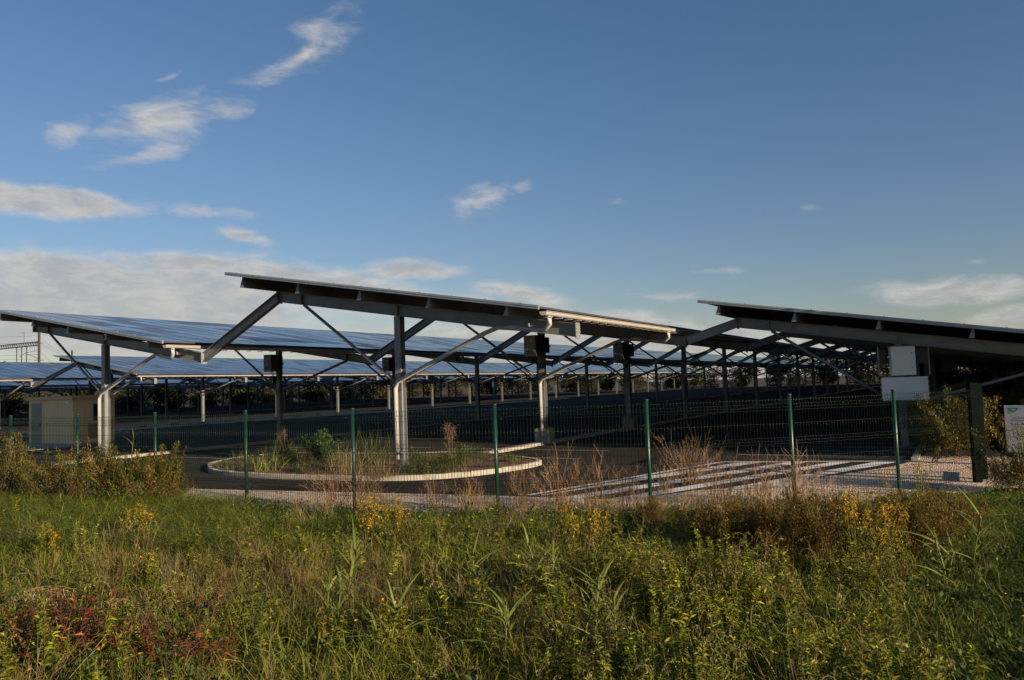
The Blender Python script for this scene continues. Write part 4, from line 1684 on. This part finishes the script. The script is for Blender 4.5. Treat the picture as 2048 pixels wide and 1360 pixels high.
def bushes():
    rust = [feath_mesh(rng.uniform(.95, 1.3), rng.uniform(.45, .65), 6000, RUST + OLIVE[:1] + G_LUSH[:1], 34, .048, .013) for _ in range(6)]
    G = 'rusty bushes along the left fence'
    L = [(8, 1003, 1.12, 'rusty yellow bush at the left edge before the first green fence post'),
         (66, 1006, .98, 'rusty bush between the first two fence posts, hiding the cabin apron'),
         (120, 1008, .86, 'low rusty bush just left of the second green fence post'),
         (182, 1012, .80, 'low rusty bush between the second fence post and the front pole'),
         (236, 1012, .98, 'tall orange tinged bush right of the leftmost white canopy post'),
         (284, 1014, 1.02, 'rusty bush just left of the third green fence post'),
         (333, 1008, .85, 'rusty bush just right of the third green fence post'),
         (352, 1002, .62, 'smallest rusty bush, rightmost of the left clump')]
    for i, (x, y, s, lab) in enumerate(L):
        plant('rusty_bush', x, y, lab, 'bush', G, rust[i % 6], s=s * rng.uniform(.95, 1.25))
    ol = [feath_mesh(1.0, .5, 7000, OLIVE, 44, .042, .012) for _ in range(4)]
    G = 'olive brown bushes along the right fence'
    spots = [(1310, 1062, .62), (1400, 1100, .72), (1455, 1128, .9), (1528, 1095, .85), (1560, 1140, .95), (1640, 1130, 1.02), (1668, 1080, .8),
             (1725, 1120, .95), (1795, 1100, .85), (1830, 1128, .9), (1885, 1105, .9), (1930, 1085, .72), (1480, 1060, .6), (1590, 1055, .62)]
    refs = ['left of all the others, by the fence post past the hatching', 'small, below the left end of the hatching', 'below the dry twiggy shrub, leaning left', 'at the back below the long hatch stripe',
            'in front, one of the tallest in the middle', 'tallest, left of the big yellow flowers', 'at the back near the fence, half hidden', 'just behind the big yellow flowers',
            'behind the right end of the yellow flowers', 'right of the big yellow flowers', 'below the second post from the gate', 'rightmost of the group, below the open gate',
            'low, at the foot of the fence under the hatching', 'low, close to the fence post beside the hatching']
    for i, ((x, y, s), r) in enumerate(zip(spots, refs)):
        plant('olive_bush', x, y, 'olive brown feathery bush ' + r, 'bush', G, ol[i % 4], s=s * .78)
    # shaded bushes behind the fence at the right
    big = [feath_mesh(1.6, .9, 9500, [(.17, .13, .03), (.20, .14, .03), (.13, .12, .03), (.10, .11, .03)], 44, .06, .018) for _ in range(3)]
    G = 'bushes beside the gate'
    for i, (x, y, s, lab) in enumerate(((1872, 906, .95, 'large dull bush behind the gravel, left of the gate'), (1925, 915, 1.05, 'large dull bush directly behind the gate post'),
                                        (1900, 880, 1.1, 'bush at the back behind the two large dull ones'),
                                        (2002, 980, .40, 'dark bush at the foot of the gate leaf'), (2046, 988, .46, 'dark bush before the white information board'),
                                        (2090, 985, .8, 'dark bush at the right edge beyond the white board'),
                                        (1990, 880, 1.0, 'bush behind the open gate leaf'), (2060, 880, 1.3, 'bush rising behind the white board'))):
        plant('scrub_bush', x, y, lab, 'bush', G, big[i % 3], s=s, z=0.)
    plant('small_herb', 1868, 926, 'small green herb alone on the gravel behind the fence', 'plant', None, feath_mesh(.4, .25, 260, G_GRASS + YEL[3:], 8, .05, .014), z=.006)
    plant('small_herb', 1850, 985, 'thin pale green herb on the gravel right of the last fence post', 'plant', None, feath_mesh(.55, .16, 240, G_GRASS, 6, .045, .012), z=.006)


bushes()


def special_plants():
    # yellow flowering clumps
    def fl(h, r, ns, nf):
        a, b, c = flower_plant(h, r, ns, nf)
        return [('stem', to_mesh('stem', *a, 'dry')), ('foliage', to_mesh('foliage', *b, 'leaf')), ('flowers', to_mesh('flowers', *c, 'leaf'))]
    G = 'yellow flowering clumps in the meadow'
    for x, y, h, r, ns, nf, lab in (
            (268, 1100, .50, .20, 22, 130, 'yellow flowering clump below the long grass on the left'),
            (742, 1104, .58, .16, 18, 120, 'yellow flowering clump below the buff stalks at the fence, left half of a pair'),
            (790, 1092, .50, .14, 14, 90, 'yellow flowering clump touching the dry grass tuft, right half of a pair'),
            (1140, 1122, .50, .17, 14, 90, 'yellow flowering clump in the middle of the meadow, left half of a pair'),
            (1195, 1118, .50, .17, 14, 90, 'yellow flowering clump in the middle of the meadow, right half of a pair'),
            (1715, 1170, .80, .20, 10, 120, 'tall yellow flower spikes before the olive bushes, left of two'),
            (1765, 1172, .80, .18, 10, 130, 'tallest yellow flower spikes before the olive bushes, right of two'),
            (1805, 1165, .58, .14, 8, 80, 'shorter yellow flower spikes at the right of the tall ones'),
            (92, 1142, .42, .16, 10, 60, 'thin yellow flowering clump near the left edge'),
            (292, 1195, .38, .10, 7, 36, 'small yellow flowering clump in the dry grass'),
            (775, 1300, .32, .05, 4, 34, 'single yellow flower spike in the near weeds')):
        plant('yellow_flower_clump', x, y, lab, 'flowers', G, fl(h * 1.25, r, ns, int(nf * 1.3)))
    # red autumn shrubs, bottom left
    def sumac(h, cols, n=14):
        ts, tl = T(), T()
        for _ in range(n):
            d = az_dirs(1, .5, 1.3)[0]
            L = h * rng.uniform(.6, 1.1)
            b = np.array([*rng.normal(0, .08, 2), 0])
            e = b + d * L
            ts.rods(b[None], e[None], .005, .002, (.13, .04, .03))
            m_ = 22
            u = np.repeat(np.linspace(.3, 1, m_ // 2), 2)
            p = b + (e - b) * u[:, None]
            sd_ = np.cross(d, [0, 0, 1.])
            sd_ /= np.linalg.norm(sd_)
            sg_ = np.tile([1, -1], m_ // 2)[:, None]
            tl.leaves(p, sd_ * sg_ + d * .5 + rng.normal(0, .2, (m_, 3)), .07 * rng.uniform(.7, 1.2, m_), .017, pick(cols, m_), .3)
        return [('stem', to_mesh('stem', *ts.get(), 'dry')), ('foliage', to_mesh('foliage', *tl.get(), 'leaf'))]
    G = 'red leaved shrubs in the near left corner'
    for x, y, h, c, n, lab in (
            (70, 1352, .38, RED, 14, 'dark red leaved shrub in the bottom left corner'),
            (150, 1360, .42, RED, 16, 'red leaved shrub, second from the bottom left corner'),
            (115, 1392, .52, RED[:1] + YEL[3:] + [(.32, .20, .03)], 9, 'orange and yellow leaved shrub between the red ones'),
            (205, 1300, .46, RED, 9, 'upright red stalk with orange leaves above the red shrubs'),
            (245, 1352, .36, RED[1:], 14, 'reddish brown leaved shrub right of the red stalk'),
            (55, 1300, .42, RED, 9, 'leaning red branch near the left edge'),
            (300, 1372, .34, RED, 9, 'rust red shrub at the bottom, right of the other red ones'),
            (420, 1372, .36, RED[1:] + BROWN[:1], 13, 'red shrub at the bottom edge apart from the corner group'),
            (390, 1290, .34, BROWN + RED[3:4], 8, 'reddish dry herb above the bottom red shrub')):
        plant('red_shrub', x, y + 4, lab, 'shrub', G, sumac(h * 1.25, c, n + 2))
    # broad reeds
    G = 'reeds in the near meadow'
    for x, y, h, lab in ((690, 1250, .62, 'pale reed with three broad leaves pointing right, left of centre'), (655, 1268, .5, 'smaller reed left of the broad leaved one'),
                         (950, 1225, .5, 'reed in the middle of the meadow'), (1085, 1225, .55, 'reed right of the middle with fanned leaves'),
                         (1190, 1310, .55, 'reed near the bottom with long yellow green leaves'), (1235, 1335, .5, 'reed at the bottom, right of another'),
                         (1010, 1345, .45, 'low reed at the bottom edge of the middle'), (1900, 1190, .55, 'reed among dark herbs at the right'),
                         (1945, 1150, .6, 'reed at the right end of the olive bushes'), (780, 1330, .4, 'short reed at the bottom beside the single yellow spike')):
        rr = reed(h * .95, 15, .36, .026)
        rr2 = reed(h * .75, 13, .30, .022)
        V = np.concatenate([rr[0], rr2[0] + np.array([.08, .05, 0])])
        Fq = np.concatenate([rr[1], rr2[1] + len(rr[0])])
        C = np.concatenate([rr[2], rr2[2]])
        plant('reed', x, y, lab, 'reed', G, [('blades', to_mesh('blades', V, Fq, C, 'leaf'))])
    # tall reeds at the left fence
    rr = reed(1.35, 12, .30, .022, ((.13, .14, .03), (.20, .19, .05)))
    plant('tall_reed', 258, 1012, 'tall reed with a leafy top standing above the left bushes', 'reed', None, [('blades', to_mesh('blades', *rr, 'leaf'))])
    rr = dry_tuft(12, 1.1, TAN, .04, 3, 2.2)
    plant('dry_reed', 228, 1012, 'pale dry reed stalks leaning by the third fence post', 'reed', None, [('stalks', to_mesh('stalks', *rr, 'dry'))])
    rr = dry_tuft(12, .95, TAN, .04, 3, 2.2)
    plant('dry_reed', 190, 1010, 'dry orange stalks before the leftmost white canopy post', 'reed', None, [('stalks', to_mesh('stalks', *rr, 'dry'))])
    # arching buff plumes at the left edge

    def plume(n=7, L=.7):
        t = T()
        a = rng.uniform(-.6, .6, n)
        for i in range(n):
            v = np.linspace(0, 1, 14)
            d = np.array([math.cos(a[i]), math.sin(a[i])])
            l = L * rng.uniform(.7, 1.1)
            pts = np.stack([d[0] * l * v ** 1.4, d[1] * l * v ** 1.4, l * (1.15 * v - .75 * v ** 2.4)], 1)
            t.rods(pts[:-1], pts[1:], .0025, .002, (.22, .17, .07))
            q = pts[6:]
            qq = np.repeat(q, 5, 0) + rng.normal(0, .008, (len(q) * 5, 3))
            t.leaves(qq, np.tile([*d * .6, -.8], (len(qq), 1)) + rng.normal(0, .3, (len(qq), 3)), .05, .006, pick(TAN, len(qq)), .3)
        return t.get()
    plant('plume_grass', -30, 1285, 'arching buff plume grass at the left edge', 'grass clump', None, [('plumes', to_mesh('plumes', *plume(), 'dry'))], rz=0.1)
    plant('plume_grass', 155, 1275, 'small arching buff plume above the red stalk', 'grass clump', None, [('plumes', to_mesh('plumes', *plume(3, .42), 'dry'))], rz=.5)
    # dry shrub behind the fence on the asphalt edge

    def twigs(ns=46, h=1., w=.75, cols=TAN):
        t = T()
        a = rng.normal(0, 1, ns)
        d = np.stack([rng.normal(0, .48, ns) * w / .75, rng.normal(0, .3, ns), np.ones(ns)], 1)
        d /= np.linalg.norm(d, axis=1, keepdims=True)
        L = h * rng.uniform(.6, 1.05, ns)
        b = np.concatenate([rng.normal(0, .09, (ns, 2)), np.zeros((ns, 1))], 1)
        mid = b + d * (L * .5)[:, None] + rng.normal(0, .03, (ns, 3))
        e = mid + (d + rng.normal(0, .16, (ns, 3))) * (L * .5)[:, None]
        c = pick(cols, ns)
        t.rods(b, mid, .006, .0045, c)
        t.rods(mid, e, .0045, .0015, c)
        for _ in range(6):
            f = rng.uniform(-.6, .9, ns)[:, None]
            p = np.where(f > 0, mid + (e - mid) * f, b + (mid - b) * (1 + f))
            q = p + (d + rng.normal(0, .42, (ns, 3))) * (L * rng.uniform(.12, .3, ns))[:, None]
            t.rods(p, q, .0028, .001, c)
        return t.get()
    TW = [(.30, .19, .11), (.24, .15, .085), (.36, .24, .15)]
    plant('dry_shrub', 1378, 968, 'large dry twiggy shrub fanned out before the hatching', 'shrub', None, [('twigs', to_mesh('twigs', *twigs(60, 1.0, .75, TW), 'dry'))], rz=0., z=.01)
    plant('dry_shrub', 1330, 985, 'smaller dry twiggy shrub left of the large fanned one', 'shrub', None, [('twigs', to_mesh('twigs', *twigs(24, .6, .6, TW), 'dry'))], rz=0., z=.01)
    G = 'dry stalk tufts along the fence'
    tuf = [to_mesh('stalks', *dry_tuft(60, .85, TW + BROWN, .13, 5, 1.5), 'dry') for _ in range(4)]
    for i, (x, y, s, lab) in enumerate(((672, 1024, .95, 'dense buff stalk tuft left of the fourth whole fence post'), (735, 1026, .85, 'buff stalk tuft right of the fourth whole fence post'),
                                        (1045, 1018, .75, 'sparse brown stalks right of the middle fence post'), (1120, 1020, .95, 'tall sparse brown stalks in the widest fence panel'),
                                        (1195, 1018, .9, 'sparse brown stalks left of the post by the hatching'), (1255, 1020, .7, 'short brown stalks touching the post by the hatching'),
                                        (870, 1020, .6, 'low brown stalks below the right end of the island'), (940, 1022, .7, 'brown stalks left of the middle fence post'),
                                        (1440, 1010, .8, 'brown stalks right of the post by the hatching'), (1520, 1012, .85, 'tall brown grass left of the post amid the hatching'),
                                        (1610, 1010, .9, 'tall brown grass right of the post amid the hatching'))):
        plant('stalk_tuft', x, y, lab, 'dry plant', G, [('stalks', tuf[i % 4])], s=s)
    gm = to_mesh('foliage', *grass_tuft(60, (.5, 1.0), .01, [(.12, .12, .03), (.16, .13, .045), (.08, .09, .02)], (.5, 1.1), .08), 'leaf')
    plant('grass_clump', 768, 1030, 'tall green and buff grass clump right of the buff stalks on the fence', 'grass clump', None, [('foliage', gm)], s=.9)
    # island planting
    G = 'shrubs and grasses on the planted island'

    def isl(name, px, py, parts, lab, s=1.):
        x, y = at(px, py, .11)
        plant(name, 0, 0, lab, 'plant', G, parts, s=s, z=.111, xy=(x, y))
    gd = [(.05, .075, .02), (.07, .09, .03), (.10, .10, .035)]

    def gmesh(n, L, w, cols, bend=(.4, 1.1), sp_=.08):
        return [('foliage', to_mesh('foliage', *grass_tuft(int(n * 1.6), (L[0] * 1.2, L[1] * 1.3), w * 1.25, cols, bend, sp_ * 1.8), 'leaf'))]
    isl('sword_plant', 525, 944, gmesh(26, (.3, .55), .03, [(.20, .21, .04), (.16, .18, .03)], (.1, .5)), 'yellow green sword leaved plant near the left end of the island')
    isl('island_grass', 548, 938, gmesh(70, (.4, .8), .012, gd), 'dark grass clump behind the sword leaved plant')
    isl('island_shrub', 645, 932, feath_mesh(1.0, .5, 2400, [(.03, .07, .018), (.045, .09, .022)], 22, .08, .034), 'dark green leafy shrub on the island left of the fence post')
    isl('island_grass', 692, 948, gmesh(60, (.4, .75), .009, TAN + [(.14, .13, .05)], (.1, .5)), 'buff upright grass on the island near the kerb')
    isl('island_grass', 735, 942, gmesh(150, (.6, 1.15), .013, gd, (.2, .8), .14), 'tallest dark grass on the island, left of the white post')
    isl('island_grass', 770, 955, gmesh(60, (.35, .65), .011, BROWN + TAN[:1], (.3, 1.)), 'rust brown grass clump left of the white post')
    isl('island_grass', 605, 940, gmesh(50, (.2, .4), .012, gd + [(.2, .12, .03)], (.3, 1.)), 'low mixed grass in the middle left of the island')
    isl('island_grass', 835, 944, gmesh(60, (.25, .45), .012, gd), 'low dark grass right of the white post')
    isl('island_grass', 1020, 922, gmesh(80, (.2, .38), .013, gd), 'low dark grass at the right tip of the island')
    isl('island_grass', 880, 946, gmesh(50, (.2, .4), .012, gd), 'low dark grass beside the plumed clump')

    def pampas(h, npl, cols=((.19, .115, .08), (.25, .16, .11), (.14, .085, .06))):
        a = gmesh(170, (.5, 1.0), .013, gd + [(.16, .15, .06)], (.6, 1.2), .10)
        t = T()
        for _ in range(npl):
            d = az_dirs(1, 1.15, 1.5)[0]
            e = d * h * rng.uniform(.85, 1.05)
            t.rods(np.zeros((1, 3)), e[None], .005, .003, (.2, .15, .08))
            m_ = 260
            u = rng.uniform(.72, 1.02, m_)
            p = e * u[:, None] + rng.normal(0, .05, (m_, 3))
            t.leaves(p, d + rng.normal(0, .6, (m_, 3)), .05, .008, pick(cols, m_), .3)
        return a + [('plumes', to_mesh('plumes', *t.get(), 'dry'))]
    isl('plume_grass', 905, 938, pampas(1.12, 3), 'grass clump with pinkish brown plumes on the right of the island')
    isl('plume_grass', 575, 925, pampas(1.0, 2), 'grass clump with a spread brown plume at the left back of the island')
    isl('island_grass', 500, 936, gmesh(40, (.12, .28), .012, G_GRASS, (.3, 1.)), 'low green tuft at the left tip of the island')


special_plants()


def island_cover():
    n = 900
    x, y = rng.uniform(-9.2, .7, n), rng.uniform(17.9, 26.5, n)
    poly = inner
    keep = []
    for i in range(n):
        c = False
        for k in range(len(poly)):
            (x1, y1), (x2, y2) = poly[k - 1], poly[k]
            if (y1 > y[i]) != (y2 > y[i]) and x[i] < (x2 - x1) * (y[i] - y1) / (y2 - y1) + x1:
                c = not c
        keep.append(c and vnoise(np.array([x[i]]), np.array([y[i]]), 1.6, 4)[0] > -.25)
    k = np.array(keep)
    pos = np.stack([x[k], y[k], np.full(k.sum(), .097)], 1)[:330]
    cols = [(.035, .065, .015), (.05, .08, .02), (.09, .10, .026), (.15, .10, .035)]
    tp = [grass_tuft(22, (.15, .42), .012, cols, (.3, 1.0), .09) for _ in range(5)] + [low_herb(40, .16, .26, cols[:3], .07, .03) for _ in range(3)]
    V, Fq, C = inst(tp, pos, scl=rng.uniform(.5, 1.15, len(pos)), tilt=.1)
    tag(link('island_weeds', to_mesh('island_weeds', V, Fq, C, 'leaf')), 'low green weeds covering the soil of the planted island', None, None, 'stuff')


island_cover()

# ----------------------------------------------------------------------------- trees behind


def tree_parts(h, r, cols, n=1500, trunk=.25, dense=1., conic=False):
    ts, tl = T(), T()
    k = 6
    zz = np.linspace(0, 1, k)
    pts = np.stack([rng.normal(0, .05, k) * h * zz, rng.normal(0, .05, k) * h * zz, zz * h * .85], 1)
    ts.rods(pts[:-1], pts[1:], .035 * h * (1 - zz[:-1] * .8), .035 * h * (1 - zz[1:] * .8), (.07, .055, .04))
    nc = 16
    cen = []
    for i in range(nc):
        u = rng.uniform(trunk, .95)
        a = rng.uniform(0, 6.28)
        wid = r * (1 - (u - trunk) / (1 - trunk)) if conic else r * math.sin(math.pi * min(max((u - trunk * .6) / (1.05 - trunk * .6), .08), .95)) ** .7
        q = np.array([math.cos(a) * wid * rng.uniform(.25, .85), math.sin(a) * wid * rng.uniform(.25, .85), u * h])
        cen.append(q)
        p0 = np.array([np.interp(u * .6, zz, pts[:, j]) for j in range(3)])
        ts.rods(p0[None], q[None], .012 * h, .004 * h, (.07, .055, .04))
    cen = np.array(cen)
    ci = rng.integers(0, nc, n)
    rad = r * rng.uniform(.24, .46, nc)
    off = unit(n) * (rng.uniform(.35, 1, n) ** .6)[:, None] * rad[ci][:, None] * np.array([1, 1, .75])
    p = cen[ci] + off
    p[:, 2] = np.maximum(p[:, 2], .05 * h)
    tone = pick(cols, nc, .25)
    c = tone[ci] * rng.normal(1, .22, (n, 1)).clip(.5, 1.6)
    tl.leaves(p, off + rng.normal(0, .3, (n, 3)) * r, h * .075 * rng.uniform(.6, 1.4, n), h * .042, c, .15)
    return [('trunk', to_mesh('trunk', *ts.get(), 'dry')), ('crown', to_mesh('crown', *tl.get(), 'leaf'))]


def trees():
    dk = [(.018, .030, .010), (.025, .04, .012), (.035, .045, .016), (.05, .05, .02)]
    br = [(.06, .05, .02), (.05, .055, .02), (.09, .06, .03)]
    kinds = [tree_parts(4.3, 2.6, dk, 2600, .06), tree_parts(4.8, 2.4, dk, 2600, .12), tree_parts(3.4, 3.0, dk + br, 2600, .04), tree_parts(3.0, 2.6, br, 2200, .04)]
    G = 'dark trees behind the car park'
    i = 0
    words = ['rounded', 'spreading', 'low', 'brownish']
    spots = []
    for q in range(46):
        spots.append((-10 + q * 4.4 + 1.6 * math.sin(q * 2.3), 131 + 9 * abs(math.sin(q * 1.7))))
    for q in range(34):
        spots.append((186 + 7 * abs(math.sin(q * 2.1)), -24 + q * 4.6 + 1.2 * math.sin(q * 3.1)))
    for a, b in spots:
        k = i % 4
        x, y, _ = W(a, b)
        px, _py = proj_np(np.array([x]), np.array([y]), np.array([0.]))
        t = empty('background_tree', (x, y, 0), rng.uniform(0, 6.28), label='%s dark tree in the line seen through the canopy posts' % words[k], cat='tree', group='%s trees behind the car park' % words[k])
        s = rng.uniform(1.15, 1.75)
        t.scale = (s * 1.15, s * 1.15, s)
        for nm, me in kinds[k]:
            link(nm, me, t)
        i += 1
    # pine peeping over the canopies
    x, y = far_pt(1550, 150)[:2]
    t = empty('pine_tree', (x, y, 0), 0, label='dark pine rising just above the right end of the far canopies', cat='tree')
    for nm, me in tree_parts(8.2, 3.4, [(.02, .03, .014), (.03, .04, .018)], 900, .45):
        link(nm, me, t)
    t = empty('pine_tree', (far_pt(1640, 165)[0], 165, 0), 0, label='second dark pine behind the links of the lower canopy', cat='tree')
    for nm, me in tree_parts(7.2, 3.4, [(.02, .03, .014), (.03, .04, .018)], 900, .35):
        link(nm, me, t)
    # scrub slope at the right, behind the last canopy
    kinds2 = [tree_parts(3.6, 2.0, [(.05, .05, .018), (.07, .055, .022), (.035, .045, .016)], 2600, .06), tree_parts(4.4, 2.2, [(.04, .05, .018), (.055, .055, .022)], 2600, .12)]
    G = 'scrub trees behind the lower canopy'
    for i, (x, y, s, lab) in enumerate(((17.2, 27.5, .55, 'dull scrub tree behind the kerb, right of the guard sheet'), (19.8, 30, .6, 'scrub tree behind the open gate'), (22.5, 31, .62, 'scrub tree rising behind the white board'),
                                        (25.5, 33, .62, 'scrub tree at the right edge behind the board'), (21.0, 36, .62, 'scrub tree in the gap under the lower canopy'),
                                        (26.5, 40, .65, 'scrub tree far under the right end of the lower canopy'), (29.5, 36, .62, 'rightmost scrub tree by the picture edge'), (24.5, 46, .66, 'scrub tree deepest under the lower canopy'))):
        t = empty('scrub_tree', (x, y, 0), rng.uniform(0, 6.28), label=lab, cat='tree', group=G)
        t.scale = (s, s, s)
        for nm, me in kinds2[i % 2]:
            link(nm, me, t)
    # unseen trees added right of the frame to shade the guard sheet and ground
    kt = tree_parts(6.2, 2.7, dk + br, 8000, .12)
    for x, y, s, lab in ((17.6, 15.6, 1.2, 'unseen tree right of the white board, outside the frame, added to shade the guard sheet'),
                         (20.5, 17.8, 1.0, 'unseen tree beyond the first one, outside the frame, added to shade the ground by the right post'),
                         (23.5, 21.0, 1.1, 'unseen tree farthest right, added to shade the scrub behind the board')):
        t = empty('unseen_shade_tree', (x, y, 0), rng.uniform(0, 6.28), label=lab, cat='tree')
        t.scale = (s, s, s)
        for nm, me in kt:
            link(nm, me, t)
    for i in range(17):  # unseen row added to keep the low sun off the asphalt
        a, b = 28 + i * 4.6, -10.5 - .8 * math.sin(i * 2.1) - i * .15
        t = empty('unseen_shade_tree', W(a, b), rng.uniform(0, 6.28), label='unseen tree in the row added beyond the right frame edge to shade the asphalt under the lower canopy', cat='tree', group='row of unseen shade trees beside the lower canopy')
        s_ = rng.uniform(1.0, 1.2)
        t.scale = (s_ * 1.2, s_ * 1.2, s_)
        for nm, me in kt:
            link(nm, me, t)


trees()
